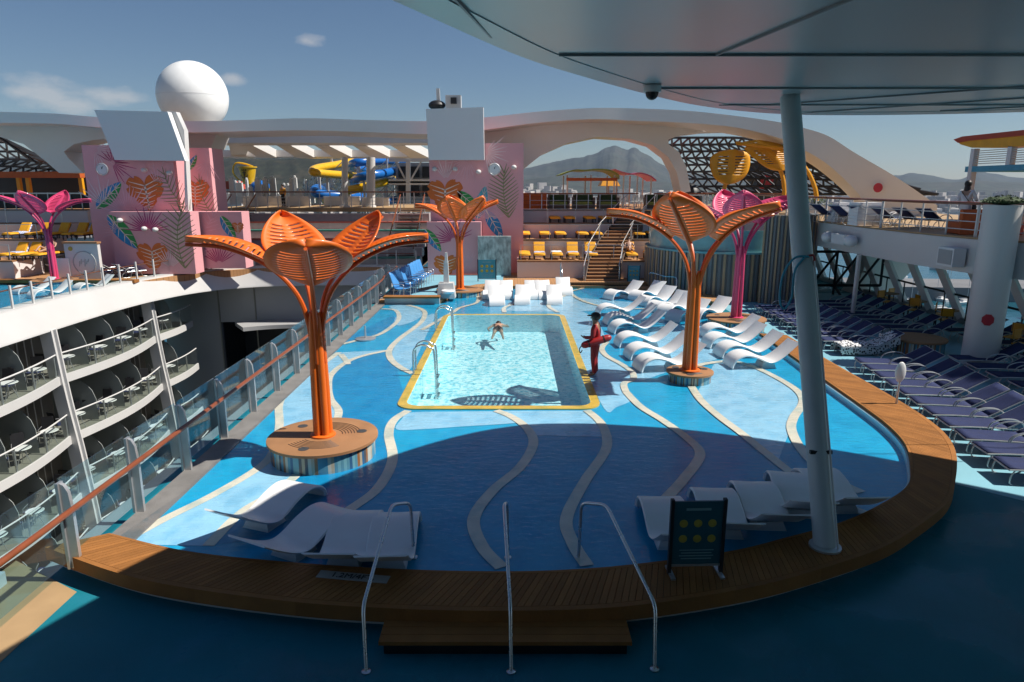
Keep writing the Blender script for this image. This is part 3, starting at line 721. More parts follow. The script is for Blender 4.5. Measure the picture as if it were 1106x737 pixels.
def put_lounger(foot, head, label, zf=.1, zh=.75, scale=1.0, ang=None):
    a, b = G(foot[0], foot[1], zf), G(head[0], head[1], zh)
    if ang is None: ang = math.atan2(b.y - a.y, b.x - a.x)
    return LP.put((a.x, a.y, 0), ang, label, LG, scale)
near = [((336, 527), (220, 555), 'shaded white wave lounger, leftmost of the near left four, its far hump in sun'), ((376, 553), (240, 587), 'shaded white wave lounger, second from left by the near bench'),
        ((393, 556), (345, 603), 'shaded white wave lounger, left one of the pair touching by the left handrail'), ((432, 558), (404, 611), 'shaded white wave lounger, right one of the pair touching by the left handrail'),
        ((708, 541), (752, 585), 'shaded white wave lounger behind the rules sign, leftmost of the near right five'), ((764, 532), (812, 573), 'shaded white wave lounger showing right of the rules sign, second of the near right five'),
        ((806, 525), (866, 566), 'shaded white wave lounger, middle of the near right five'), ((846, 515), (896, 556), 'shaded white wave lounger partly behind the foot of the grey pillar'),
        ((872, 511), (955, 541), 'shaded white wave lounger right of the grey pillar with its thin tip showing')]
for f_, h_, l_ in near: put_lounger(f_, h_, l_, scale=(1.08, 1.0, .86))
A_ = [((644, 338), (693, 326)), ((653, 348), (708, 336)), ((659, 357), (717, 348)), ((665, 371), (732, 357)), ((676, 384), (740, 367)), ((687, 397), (758, 381))]
for i, (f_, h_) in enumerate(A_): put_lounger(f_, h_, 'white sunlit lounger, %s from the far end of the row beside the lifeguard' % ORD[i], scale=(1.06, 1.05, 1.12), ang=R(9 + 2.5 * ((i * 7) % 3 - 1)))
B_ = [((757, 361), (815, 350)), ((761, 372), (830, 358)), ((774, 382), (848, 367)), ((785, 393), (862, 374))]
for i, (f_, h_) in enumerate(B_): put_lounger(f_, h_, 'white sunlit lounger, %s from the far end of the four by the right bench' % ORD[i], scale=(1.06, 1.05, 1.12), ang=R(7 + 2.5 * ((i * 5) % 3 - 1)))
C_ = [((656, 322), (687, 309)), ((684, 323), (702, 312)), ((692, 329), (725, 315)), ((703, 335), (737, 319)), ((715, 339), (752, 325)), ((725, 346), (767, 327)), ((748, 343), (787, 333))]
for i, (f_, h_) in enumerate(C_): put_lounger(f_, h_, 'white lounger, %s from the left in the slanting row before the far steps' % ORD[i], scale=(1.06, 1.05, 1.12), ang=R(38 + 3 * ((i * 5) % 3 - 1)))
D_ = [((529, 322), (531, 304)), ((546, 322), (545, 304)), ((537, 329), (537, 310)), ((564, 328), (563, 310)), ((576, 322), (577, 304)), ((590, 322), (589, 304)), ((599, 328), (600, 310)), ((611, 318), (608, 305))]
for i, (f_, h_) in enumerate(D_):
    a = G(f_[0], f_[1], .1); LP.put((a.x, a.y, 0), R(88 + 3 * (i % 3)), 'white lounger facing the camera at the far pool end, %s from the left' % ORD[i], LG)
for i, (x, y, rz) in enumerate(((-23.0, 32.2, 60), (-24.6, 33.4, 62), (-22.2, 34.4, 60))):
    LP.put((x, y, 0), R(rz), 'white wave lounger in the far left pool across the atrium, %s from the right' % ['second', 'third', 'first'][i], LG)

# ================================================================ navy sun loungers of the right deck
def sun_lounger(flat=False):
    t = thing('sun_lounger', 'navy', 'sun lounger')
    fr = MB()
    for s in (-.31, .31):
        fr.tube(catmull([(0.02, s, .30), (.5, s, .315), (1.22, s, .31), (1.4, s, .315)], 4), .016, 6)
        back = [(1.2, s, .32), (1.95, s, .78)] if not flat else [(1.2, s, .32), (1.97, s, .34)]
        fr.tube(back, .016, 6)
        fr.tube(catmull([(.12, s, .3), (.06, s, .15), (.1, s, 0), (.5, s, .0), (.62, s, .14), (.66, s, .3)], 4), .014, 6)
        fr.tube(catmull([(1.1, s, .3), (1.2, s, .14), (1.25, s, 0.0), (1.62, s, 0), (1.68, s, .15), (1.5, s, .32)], 4), .014, 6)
    fr.tube([(0.02, -.31, .30), (0.02, .31, .30)], .016, 6)
    h = back[1]; fr.tube([(h[0], -.31, h[2]), (h[0], .31, h[2])], .016, 6)
    fr.build('frame', 'alu', t, world=False)
    for s in (-.35, .35):
        MB().tube(catmull([(.78, s, .31), (.84, s, .44), (1.05, s, .53), (1.3, s, .53), (1.46, s, .44), (1.52, s, .33)], 4), .016, 6).build('armrest', 'alu', t, world=False)
    MB().grid(lambda u, v: Vector((.03 + 1.19 * u, -.3 + .6 * v, .325 - .05 * math.sin(PI * u) * math.sin(PI * v))), 8, 4).build('seat', 'navy_mesh', t, world=False, solid=.02, smooth=60)
    MB().grid(lambda u, v: Vector((1.22, -.3 + .6 * v, .335)) + (Vector(back[1]) - Vector(back[0])) * u * Vector((1, 0, 1)).length / 1.414 * 1.0 if False else Vector((1.22 + (h[0] - 1.23) * u, -.3 + .6 * v, .335 + (h[2] - .33) * u - .04 * math.sin(PI * u) * math.sin(PI * v))), 6, 4).build('backrest', 'navy_mesh', t, world=False, solid=.02, smooth=60)
    return t
SP_ = Proto(sun_lounger())
SG = 'navy sun loungers on the right deck'
fr_front = [(10.4 - .112 * k, 19.95 - .78 * k) for k in range(11)]
for i, (x, y) in enumerate(reversed(fr_front)):
    SP_.put((x, y, DZ), R(-9 + 2.2 * math.sin(i * 2.3)), 'navy lounger in the sunny near row by the wooden bench, %s from the near end' % ORD[i], SG)
for i in range(9):
    SP_.put((10.6 + .06 * math.sin(i * 3.1), 22.9 + .80 * i, DZ), R(-7 + 2.2 * math.sin(i * 1.7)), 'navy lounger in the sunny far row beyond the spotted towel, %s from the near end' % ORD[i], SG)
for i in range(8):
    SP_.put((13.75, 24.0 + .95 * i, DZ), R(-5), 'navy sun lounger in the shade behind the far row, %s from the near end' % ORD[i], SG)
for i in range(7):
    SP_.put((13.2 + .05 * i, 14.6 + .95 * i, DZ), R(-8), 'navy sun lounger in the shade behind the near row, %s from the near end' % ORD[i], SG)
for i in range(5):
    SP_.put((15.8, 20.4 + 1.0 * i, DZ), R(-5), 'navy sun lounger deep in the shade by the broad column, %s from the near end' % ORD[i], SG)
for i in range(6):
    SP_.put((-25.0 + .72 * i, 40.0 + .05 * i, .13), R(232), 'navy sun lounger on the far left deck before the mural, %s from the left' % ORD[i], 'navy sun loungers on the far left deck')
for i in range(9):
    SP_.put((15.6 + .42 * (i % 5), 30.4 - .9 * (i % 5) + 1.9 * (i // 5), 3.66), R(200), 'navy lounger behind the upper deck rails, %s from the %s in the %s line' % (ORD[i % 5], 'far end', 'front' if i < 5 else 'back'), 'navy sun loungers on the upper deck')
# one lounger heaped with black and white patterned cloth and a bag
zb = thing('patterned_towel', 'black and white spotted towel draped over a lounger between the two sunny rows', 'towel', (11.2, 22.0, DZ))
MB().grid(lambda u, v: Vector((10.75 + 1.9 * u, 21.65 + .75 * v, DZ + .37 + (.35 * max(0, u - .62) / .38) + .05 * noise.noise(Vector((u * 7, v * 5, 1))) - .3 * (max(0, abs(v - .5) - .42) / .08))), 26, 14).build('cloth', 'zebra_cloth', zb, solid=.02)
SP_.put((10.78, 22.05, DZ), R(-4), 'navy sun lounger covered by the black and white spotted towel', SG)
bag = thing('beach_bag', 'black and white spotted beach bag standing on the covered lounger', 'bag', (12.45, 22.2, .08))
MB().loft([[(12.45 + a * (.2 - .03 * z), 22.2 + b * .12, .05 + z * .42) for a, b in ((-1, -1), (1, -1), (1.1, 0), (1, 1), (-1, 1), (-1.1, 0))] for z in (0, .3, .7, 1)]).build('bag_body', 'zebra_cloth', bag)
MB().tube(catmull([(12.3, 22.2, .45), (12.36, 22.2, .68), (12.54, 22.2, .68), (12.6, 22.2, .45)], 5), .012, 6).build('bag_strap', 'black', bag)

# ================================================================ yellow terrace loungers
def cushion(mb, rings, mi=0): mb.loft(rings, mi)
def yellow_lounger(up):
    t = thing('cushioned_lounger', 'yellow', 'sun lounger')
    fr = MB()
    for s in (-.3, .3): fr.beam((0, s, .28), (1.9 if not up else 1.3, s, .28), .05, .06)
    for x in (.12, 1.2, 1.8):
        for s in (-.29, .29): fr.beam((x, s, 0), (x, s, .28), .05)
    if up:
        for s in (-.3, .3): fr.beam((1.2, s, .3), (1.62, s, .85), .04)
    fr.build('frame', 'dark_metal', t, world=False)
    def pad(x0, z0, x1, z1):
        d = Vector((x1 - x0, 0, z1 - z0)); L = d.length; d.normalize(); nrm = Vector((-d.z, 0, d.x)); rings = []
        for k, (s, h) in enumerate(((0, .02), (.04, .1), (L * .25, .125), (L * .5, .115), (L * .75, .125), (L - .04, .1), (L, .02))):
            p = Vector((x0, 0, z0)) + d * s
            rings.append([p + Vector((0, y, 0)) + nrm * hh for y, hh in ((-.33, .03), (-.3, h), (0, h + .012), (.3, h), (.33, .03), (.3, 0), (-.3, 0))])
        return rings
    MB().loft(pad(0, .31, 1.28, .31)).build('seat_cushion', 'yellow_cushion', t, world=False, smooth=50)
    MB().loft(pad(1.29, .31, 1.92, .31) if not up else pad(1.26, .33, 1.66, .95)).build('back_cushion', 'yellow_cushion', t, world=False, smooth=50)
    return t
YF, YU = Proto(yellow_lounger(False)), Proto(yellow_lounger(True))
YG = 'yellow cushioned loungers on the terraces'
ZT = [1.05, 2.05, 2.87]; YT = [38.6, 41.1, 43.6, 46.1]
def yl(px, lev, up, label, rz=90, mirror=False, py=None):
    Y = YT[lev] + .75; u = (px - CX) / FPX
    d = ray(px, 250 - 16 * lev); x = d.x / d.y * Y
    return (YU if up else YF).put((x, Y - .35, ZT[lev] + .01), R(rz), label, YG)
row0 = [(567, 0), (583, 1), (602, 0), (620, 1), (640, 1), (683, 1), (707, 0), (732, 0)]
tow = []
desc = ['flat yellow lounger at the left end of the lowest terrace', 'yellow lounger with raised back, left one of the lowest terrace', 'yellow lounger with a rumpled white towel in the middle of the lowest terrace', 'yellow lounger with raised back and blue towel, middle of the lowest terrace', 'yellow lounger under a full length striped towel beside the stair rail', 'yellow lounger with a sunbather just right of the stairs', 'flat yellow lounger with small pale towel right of the sunbather', 'flat yellow lounger behind the orange leaf sculpture on the lowest terrace']
for (px, up), l in zip(row0, desc): tow.append(yl(px, 0, up, l, 90))
for i, px in enumerate((567, 589, 606, 630, 645, 691, 708, 724)): yl(px, 1, 0, 'flat yellow lounger on the middle terrace, %s from the left' % ORD[i])
for i, px in enumerate((600, 616, 638, 655, 698, 714, 730)): yl(px, 2, 0, 'flat yellow lounger on the top terrace, %s from the left' % ORD[i])
def towel(o, kind, label, x0=.5, x1=1.25, back=False):
    t = thing('towel', label, 'towel', (o.location.x, o.location.y, o.location.z + .3), group='towels on the terrace loungers')
    def fn(u, v):
        x = x0 + (x1 - x0) * u; z = .45 + .02 * noise.noise(Vector((x * 6, v * 5, o.location.x)))
        if back and x > 1.28: z = .45 + (x - 1.28) * 1.5; 
        yy = (v - .5) * .74; z -= .12 * max(0, abs(v - .5) - .42) / .08
        p = Matrix.Rotation(o.rotation_euler.z, 3, 'Z') @ Vector((x, yy, z)); return p + o.location
    MB().grid(fn, 16, 10).build('cloth', kind, t, solid=.015)
towel(tow[1], 'towel_stripe', 'blue striped towel across the left raised lounger', .5, 1.2)
towel(tow[2], 'towel_white', 'rumpled white towel on the flat middle lounger', .7, 1.6)
towel(tow[3], 'towel_stripe', 'blue striped towel on the middle raised lounger', .6, 1.22)
towel(tow[4], 'towel_stripe', 'long blue striped towel covering the lounger by the stair rail', .3, 1.62, True)
towel(tow[6], 'towel_white', 'small pale towel on the flat lounger right of the sunbather', 1.0, 1.5)

# ================================================================ upright blue chairs at the far left of the pool
def deck_chair():
    t = thing('deck_chair', 'blue', 'chair')
    MB().grid(lambda u, v: Vector((-.26 + .52 * u, .28 - .56 * v, .43 - .04 * math.sin(PI * v))), 5, 6).build('seat', 'chair_blue', t, world=False, solid=.03)
    MB().grid(lambda u, v: Vector((-.26 + .52 * u, .28 + .26 * v, .44 + .72 * v)), 6, 6, keep=None).build('backrest', 'chair_blue', t, world=False, solid=.03)
    for s in (-.28, .28):
        MB().tube(catmull([(s, -.25, 0), (s, -.27, .4), (s, -.26, .6), (s, -.1, .64), (s, .36, .62)], 4), .015, 6).build('armrest', 'alu', t, world=False)
        MB().tube([(s, .34, 0), (s, .26, .42)], .015, 6).build('leg', 'alu', t, world=False)
    return t
DP = Proto(deck_chair())
for i in range(8):
    DP.put((-5.0 + .05 * i, 32.6 + .66 * i, .16), R(72), 'blue chair in the row along the left glass railing, %s from the near end' % ORD[i], 'blue deck chairs')
DP.put((-5.15, 31.75, .16), R(66), 'blue deck chair standing apart at the near end of the row, behind the straight bench', 'blue deck chairs')

# ================================================================ signs
def rules_sign(name, label, c, w_, h_, rz, face, posts=True, tilt=0.0):
    t = thing(name, label, 'sign', c, rz)
    MB().box((0, 0, .13 + h_ / 2), (w_, .03, h_)).build('panel', face, t, world=False)
    if posts:
        for s in (-1, 1):
            p = MB().box((s * (w_ / 2 + .02), 0, (h_ + .16) / 2), (.045, .06, h_ + .16)).build('post', 'dark_metal', t, world=False)
        MB().box((0, 0, .13), (w_ + .06, .05, .03)).box((-w_ / 2, 0, .012), (.06, .34, .024)).box((w_ / 2, 0, .012), (.06, .34, .024)).build('foot_bar', 'alu', t, world=False)
    ic = MB()
    for r_ in range(2):
        for c_ in range(3):
            x = (c_ - 1) * w_ * .29; z = .13 + h_ * (.66 - .24 * r_)
            ic.lathe([(0, -.004), (w_ * .085, -.004), (w_ * .085, .0), (w_ * .06, .004), (0, .004)], (0, 0, 0), 16)
            k = 16 * 5; L = len(ic.v)
            for q in range(L - k, L):
                a = ic.v[q]; ic.v[q] = (x + a[0], -.02 - a[2], z + a[1])
            ic.box((x + w_ * .03, -.026, z), (w_ * .05, .004, h_ * .035), ry=.5 * c_)
            ic.box((x - w_ * .02, -.027, z - h_ * .02), (w_ * .07, .004, h_ * .014), ry=.9 - .4 * c_)
    ic.build('symbols', 'sign_icon', t, world=False)
    ln = MB()
    ln.box((0, -.019, .13 + h_ * .88), (w_ * .5, .006, h_ * .035))
    for k in range(4): ln.box((0, -.019, .13 + h_ * (.24 - .045 * k)), (w_ * (.7 - .08 * (k % 2)), .006, h_ * .012))
    ln.build('text_lines', 'sign_text', t, world=False)
    return t
p = G(751, 621, .2)
rules_sign('pool_rules_sign', 'dark framed pool rules board with two rows of yellow symbols standing on the near bench', (p.x, p.y + .05, .2), .66, .92, R(2), 'sign_dark')
p = G(526, 304, .15); rules_sign('pool_rules_sign', 'teal pool rules board before the far left mural waterfall', (p.x, p.y, .15), .95, 1.05, 0, 'sign_teal')
p = G(684, 307, .15); rules_sign('pool_rules_sign', 'teal pool rules board right of the terrace stairs', (p.x, p.y, .15), .6, .85, R(-8), 'sign_teal')
p = G(968, 436, .2)
t = thing('round_topped_marker', 'small white oval headed marker on a thin pole at the right bench edge', 'marker', (p.x, p.y, .2))
MB().tube([(0, 0, 0), (0, 0, .55)], .028, 8).build('pole', 'alu', t, world=False)
mb = MB(); mb.sphere((0, 0, .78), (.13, .05, .25), 16, 12); mb.build('oval_head', 'white_plastic', t, world=False)

# pool lift
p = G(482, 322, .15)
t = thing('pool_lift', 'pale grey pool access lift standing at the far left pool corner', 'pool lift', (p.x, p.y, .15))
MB().box((0, .2, .35), (.85, .75, .7), taper=.8).build('base', 'white_paint', t, world=False)
MB().box((0, .25, 1.15), (.26, .26, 1.1), taper=.75).box((0.02, .2, 1.85), (.15, .2, .5), taper=.6).build('mast', 'white_paint', t, world=False)
MB().lathe([(0, 0), (.28, 0), (.33, .1), (.3, .14), (0, .1)], (.12, -.35, .28), 16).build('seat', 'white_plastic', t, world=False)
MB().beam((0, .1, .62), (-1.25, -.25, .42), .12).build('arm', 'dark_metal', t, world=False)

# ================================================================ people
def skin_mesh(name, chains, parent, m, sub=2):
    """chains: list of lists of (x,y,z,r); equal points are shared so the body is one skinned tree"""
    key = {}; vs = []; rs = []; es = []
    for ch in chains:
        prev = None
        for x, y, z, r_ in ch:
            k = (round(x, 4), round(y, 4), round(z, 4))
            if k not in key: key[k] = len(vs); vs.append((x, y, z)); rs.append(r_)
            i = key[k]
            if prev is not None and i != prev: es.append((prev, i))
            prev = i
    me = bpy.data.meshes.new(name); me.from_pydata(vs, es, []); me.update()
    o = bpy.data.objects.new(name, me); COL.objects.link(o); o.parent = parent
    sk = o.modifiers.new('Skin', 'SKIN'); sk.use_smooth_shade = True
    adj = {i: [] for i in range(len(vs))}
    for a, b in es: adj[a].append(b); adj[b].append(a)
    seen = set(); roots = []
    for i in range(len(vs)):
        if i in seen: continue
        roots.append(i); st = [i]
        while st:
            q = st.pop()
            if q in seen: continue
            seen.add(q); st += adj[q]
    sv = me.skin_vertices[0].data
    for i in range(len(vs)):
        sv[i].radius = (rs[i], rs[i]); sv[i].use_root = i in roots
    sb = o.modifiers.new('Subdivision', 'SUBSURF'); sb.levels = sub; sb.render_levels = sub
    dg = bpy.context.evaluated_depsgraph_get(); ev = bpy.data.meshes.new_from_object(o.evaluated_get(dg)); o.modifiers.clear(); o.data = ev; ev.name = name
    ev.materials.clear(); ev.materials.append(M[m])
    ev.polygons.foreach_set('use_smooth', [True] * len(ev.polygons))
    return o
def grow(ch, k): return [(x, y, z, r_ + k) for x, y, z, r_ in ch]
def human(t, J, skin, top=None, legs=None, hair='hair', cap=None, sleeves=True, hair_long=0.0):
    """J: joints in the thing's own frame: pelvis, spine, chest, neck, head, crown, and per side hip knee ankle toe / shoulder elbow wrist hand"""
    torso = [J['pelvis'] + (.125,), J['spine'] + (.12,), J['chest'] + (.135,), J['neck'] + (.055,), J['head'] + (.095,), J['crown'] + (.08,)]
    ch = [torso]; tops = [torso[:3]]; bots = [[J['pelvis'] + (.125,), J['spine'] + (.10,)]]
    hands = []
    for s in ('l', 'r'):
        leg = [torso[0], J[s + 'hip'] + (.095,), J[s + 'knee'] + (.06,), J[s + 'ankle'] + (.042,), J[s + 'toe'] + (.035,)]
        arm = [torso[2], J[s + 'shoulder'] + (.06,), J[s + 'elbow'] + (.042,), J[s + 'wrist'] + (.03,), J[s + 'hand'] + (.034,)]
        ch += [leg, arm]; bots.append(leg[:4]); tops.append(arm[:3] if not sleeves else arm[:4])
        h = Vector(J[s + 'hand']); d = (h - Vector(J[s + 'wrist'])).normalized(); sd = d.orthogonal().normalized(); dn = sd.cross(d)
        for q in range(4):
            off = sd * (.018 * (q - 1.5)); L = (.07, .08, .076, .06)[q]
            hands.append([tuple(h + off * .8) + (.012,), tuple(h + off + d * L * .55) + (.009,), tuple(h + off + d * L * .9 + dn * .025) + (.008,)])
        hands.append([tuple(h - d * .02 + sd * .02) + (.012,), tuple(h + sd * .05 + d * .02) + (.010,), tuple(h + sd * .055 + d * .05) + (.008,)])
    hd = Vector(J['head']); f = Vector(J['face']).normalized() if 'face' in J else Vector((0, 1, 0))
    hands.append([tuple(hd + f * .06) + (.03,), tuple(hd + f * .115) + (.014,)])     # nose
    body = skin_mesh('body', ch + hands, t, skin)
    if top:
        tp = [grow(c, .016) for c in tops]; skin_mesh('shirt', tp, t, top)
    if legs:
        skin_mesh('trousers', [grow(c, .018) for c in bots], t, legs)
    cr = Vector(J['crown']); up = (cr - hd).normalized()
    if hair:
        mb = MB(); mb.sphere(hd + up * .05 - f * .025, (.112, .122, .12), 14, 10)
        if hair_long: mb.sphere(hd - up * hair_long * .45 - f * .06, (.105, .08, .05 + hair_long * .6), 12, 10)
        mb.build('hair', hair, t, world=False)
    if cap:
        mb = MB(); mb.sphere(hd + up * .085 - f * .01, (.112, .118, .085), 16, 8)
        a = hd + up * .06 + f * .1; sd = f.cross(up).normalized()
        mb.extrude([a + sd * .08 - f * .03, a + sd * .07 + f * .07, a + f * .1, a - sd * .07 + f * .07, a - sd * .08 - f * .03], up * .014)
        mb.build('cap', cap, t, world=False)
    return body
def standing(lean=0.0, **over):
    J = dict(pelvis=(0, 0, .95), spine=(0, 0, 1.13), chest=(0, -.005, 1.33), neck=(0, .0, 1.5), head=(0, .03, 1.62), crown=(0, .02, 1.71))
    for s, k in (('l', -1), ('r', 1)):
        J.update({s + 'hip': (k * .085, 0, .88), s + 'knee': (k * .095, .02, .49), s + 'ankle': (k * .10, -.02, .085), s + 'toe': (k * .115, .14, .036),
                  s + 'shoulder': (k * .185, 0, 1.41), s + 'elbow': (k * .24, -.03, 1.14), s + 'wrist': (k * .22, .08, .9), s + 'hand': (k * .21, .11, .83)})
    J.update(over); return J
p = G(642, 406, 0)
t = thing('person', 'lifeguard in red with dark cap standing at the pool edge hugging a red float', 'person', (p.x, p.y, .0), R(72)); t.scale = (1.14, 1.14, 1.03)
human(t, standing(lelbow=(-.25, .02, 1.14), lwrist=(-.17, .24, 1.1), lhand=(-.10, .29, 1.11), relbow=(.27, -.04, 1.14), rwrist=(.20, .2, 1.02), rhand=(.13, .27, 1.04)), 'skin_dark', 'red_cloth', 'red_cloth', 'hair', 'cloth_black')
bl = MB().lathe([(.155, -.03), (.16, .05), (.15, .06)], (0, 0, .98), 20); bl.build('white_belt', 'cloth_white', t, world=False)
t2 = thing('rescue_float', 'red foam rescue float held against the lifeguard\'s waist', 'rescue float', (p.x, p.y - .2, 1.0))
mb = MB(); a, b = Vector((p.x - .42, p.y - .24, .93)), Vector((p.x + .42, p.y - .16, 1.17))
mb.tube([a, a.lerp(b, .04), a.lerp(b, .12), a.lerp(b, .5), a.lerp(b, .88), a.lerp(b, .96), b], [.03, .075, .1, .105, .1, .075, .03], 14); mb.build('foam_body', 'red_foam', t2)
st = MB(); 
for q in (.25, .75): st.tube([a.lerp(b, q - .02), a.lerp(b, q + .02)], .109, 14)
st.build('strap', 'cloth_black', t2)
MB().tube(catmull([a + Vector((0, 0, -.0)), a + Vector((-.05, 0, -.1)), a + Vector((-.02, 0, -.2)), a + Vector((.03, 0, -.12))], 5), .014, 6).build('cord', 'cloth_black', t2)
# swimmer
p = G(538, 353, 0)
t = thing('person', 'swimmer in dark shorts floating face down in the pool', 'person', (p.x, p.y, -.05))
J = dict(pelvis=(0, 0, .0), spine=(0, .18, .01), chest=(0, .36, .02), neck=(0, .54, .02), head=(0, .66, .0), crown=(0, .75, 0), face=(0, .3, -1))
for s, k in (('l', -1), ('r', 1)):
    J.update({s + 'hip': (k * .09, -.07, -.01), s + 'knee': (k * .15, -.45, -.12), s + 'ankle': (k * .2, -.8, -.2), s + 'toe': (k * .22, -.95, -.22), s + 'shoulder': (k * .19, .44, .01), s + 'elbow': (k * .40, .44 + .18 * k, -.08), s + 'wrist': (k * .36, .44 + .42 * k, -.1), s + 'hand': (k * .33, .44 + .5 * k, -.1)})
human(t, J, 'skin', None, None, 'hair')
skin_mesh('shorts', [[(0, 0, 0, .145), (0, .1, .005, .135)], [(0, 0, 0, .145), (-.09, -.07, -.01, .115), (-.125, -.28, -.07, .095)], [(0, 0, 0, .145), (.09, -.07, -.01, .115), (.125, -.28, -.07, .095)]], t, 'cloth_black')
# sunbathers lying on loungers
def lying(o, label, skin, suit, rz_extra=0, dz=.46):
    t = thing('person', label, 'person', (o.location.x, o.location.y, o.location.z + dz), o.rotation_euler.z - PI / 2)
    J = dict(pelvis=(0, 1.02, .12), spine=(0, 1.2, .2), chest=(0, 1.36, .38), neck=(0, 1.46, .56), head=(0, 1.5, .66), crown=(0, 1.54, .75), face=(0, -1, .4))
    for s, k in (('l', -1), ('r', 1)):
        J.update({s + 'hip': (k * .09, .95, .11), s + 'knee': (k * .13, .58, .34 if s == 'l' else .12), s + 'ankle': (k * .11, .22, .06), s + 'toe': (k * .12, .14, .18), s + 'shoulder': (k * .19, 1.42, .46), s + 'elbow': (k * .29, 1.2, .26), s + 'wrist': (k * .2, 1.0, .24), s + 'hand': (k * .14, .94, .25)})
    human(t, J, skin, None, None, 'hair')
    skin_mesh('swimsuit', [[(0, 1.02, .12, .14), (0, 1.12, .17, .13)], [(0, 1.02, .12, .14), (-.09, .95, .11, .11)], [(0, 1.02, .12, .14), (.09, .95, .11, .11)]], t, suit)
lying(tow[5], 'sunbather lying with one knee up on the yellow lounger right of the stairs', 'skin', 'cloth_black')
# ================================================================ projection test (leave out repeats the photograph shows nothing of)
def proj(p):
    p = Vector(p); q = p - Vector((0, 0, HC)); dep = q.y * CP - q.z * SP
    if dep < .1: return (-9999, -9999)
    return (CX + FPX * q.x / dep, CY - FPX * (q.y * SP + q.z * CP) / dep)
def seen(p, m=30):
    x, y = proj(p); return -m < x < 1106 + m and -m < y < 737 + m
# ================================================================ atrium on the left
AX = -20.4
af = thing('atrium_wall', 'white and grey curved inner wall of the ship with cabin doors behind the balconies', 'ship wall', (AX - 2, 30, -16))
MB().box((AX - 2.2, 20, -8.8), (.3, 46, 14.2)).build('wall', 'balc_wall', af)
band_path = catmull([(AX, -4, 0), (AX, 10, 0), (AX, 24, 0), (AX, 34, 0), (-19.7, 38.6, 0), (-18.3, 41.4, 0), (-16, 43.0, 0), (-13, 43.6, 0), (-9.5, 43.7, 0), (-6.3, 43.4, 0)], 10)
def offs(path, d):
    out = []
    for i, p in enumerate(path):
        t = (path[min(i + 1, len(path) - 1)] - path[max(i - 1, 0)]).normalized(); out.append(p + Vector((t.y, -t.x, 0)) * d)
    return out
bi, bo = offs(band_path, .10), offs(band_path, -1.2)
struct(MB().loft([[(a.x, a.y, -1.0), (a.x, a.y, -.9), (m.x, m.y, .12), (m.x, m.y, .22), (b.x, b.y, .22), (b.x, b.y, -1.0)] for a, b, m in zip(bi, bo, offs(band_path, -.5))]), 'white_parapet', 'white_paint')
struct(MB().box((AX - 1.4, 18, -.85), (2.2, 44, .2)), 'soffit_slab', 'hull_grey')
# end wall with its dark opening
ew = thing('atrium_end_wall', 'grey curved end wall of the atrium with a wide dark opening', 'ship wall', (-13, 44.5, -16))
E_ = MB(); Yw = 44.6
for x0, x1, z0, z1 in ((-23, -6.3, -3.55, -.9), (-23, -19.3, -20, -3.55), (-14.6, -6.3, -20, -3.55), (-19.3, -14.6, -20, -9)): E_.box(((x0 + x1) / 2, Yw, (z0 + z1) / 2), (x1 - x0, .5, z1 - z0))
E_.build('wall', 'hull_grey', ew)
MB().box((-17, 48.2, -6), (6, .2, 7)).box((-19.4, 46.5, -6), (.2, 3.6, 7)).box((-14.5, 46.5, -6), (.2, 3.6, 7)).box((-17, 46.5, -3.4), (5, 3.6, .2)).box((-17, 46.5, -9.2), (5, 3.6, .2)).build('dark_recess', 'black', ew)
lp = offs(band_path, .9)[55:]
MB().loft([[(a.x, a.y, z) for a, z in ((p, -3.6), (p, -3.35), (q, -3.35), (q, -3.6))] for p, q in zip(lp, offs(band_path, -1.2)[55:])]).build('ledge', 'hull_grey', ew)
cs = MB()
for x in (-19.3, -16.9, -12, -9.5): cs.box((x, 44.32, -6), (.08, .05, 12))
cs.build('seam', 'balc_floor', ew)
struct(MB().box((-6.75, 18, -10), (.3, 54, 19.6)), 'near_atrium_wall', 'hull_grey')
struct(MB().box((-13.5, 20, -20.2), (16, 60, .3)), 'atrium_floor', 'balc_floor')

# balconies
BAYS = [(12.8, 21.2), (21.2, 29.6), (29.6, 38.0), (38.0, 42.6)]
LEV = [-3.15, -5.95, -8.75, -11.55, -14.35]
def edge(y0, y1, t, lev): return AX + .15 + .10 * lev + (.5 if y1 - y0 > 6 else .2) * math.sin(PI * t)
def cafe(name, kind):
    t = thing(name, kind, 'chair' if 'chair' in name else 'table')
    if 'chair' in name:
        MB().box((0, 0, .43), (.48, .46, .05)).build('seat', 'navy_mesh', t, world=False)
        MB().box((0, .27, .75), (.48, .05, .62), rx=R(-12)).build('backrest', 'black', t, world=False)
        for s in (-.23, .23):
            MB().tube([(s, -.2, 0), (s, -.2, .6), (s, .25, .64)], .016, 5).tube([(s, .27, 0), (s, .22, .44)], .016, 5).build('leg', 'alu', t, world=False)
    else:
        MB().lathe([(0, .68), (.33, .68), (.35, .70), (.33, .72), (0, .72)], n=24).build('table_top', 'white_plastic', t, world=False)
        g = MB()
        for k in range(3): g.tube([(.05 * math.cos(k * 2.1), .05 * math.sin(k * 2.1), .68), (.28 * math.cos(k * 2.1), .28 * math.sin(k * 2.1), 0)], .016, 5)
        g.build('leg', 'alu', t, world=False)
    return t
CH, TB = Proto(cafe('balcony_chair', 'dark balcony chair')), Proto(cafe('balcony_table', 'white round table'))
lvn = ['top', 'second', 'third', 'fourth', 'fifth']; bn = ['nearest', 'second nearest', 'second farthest', 'farthest']
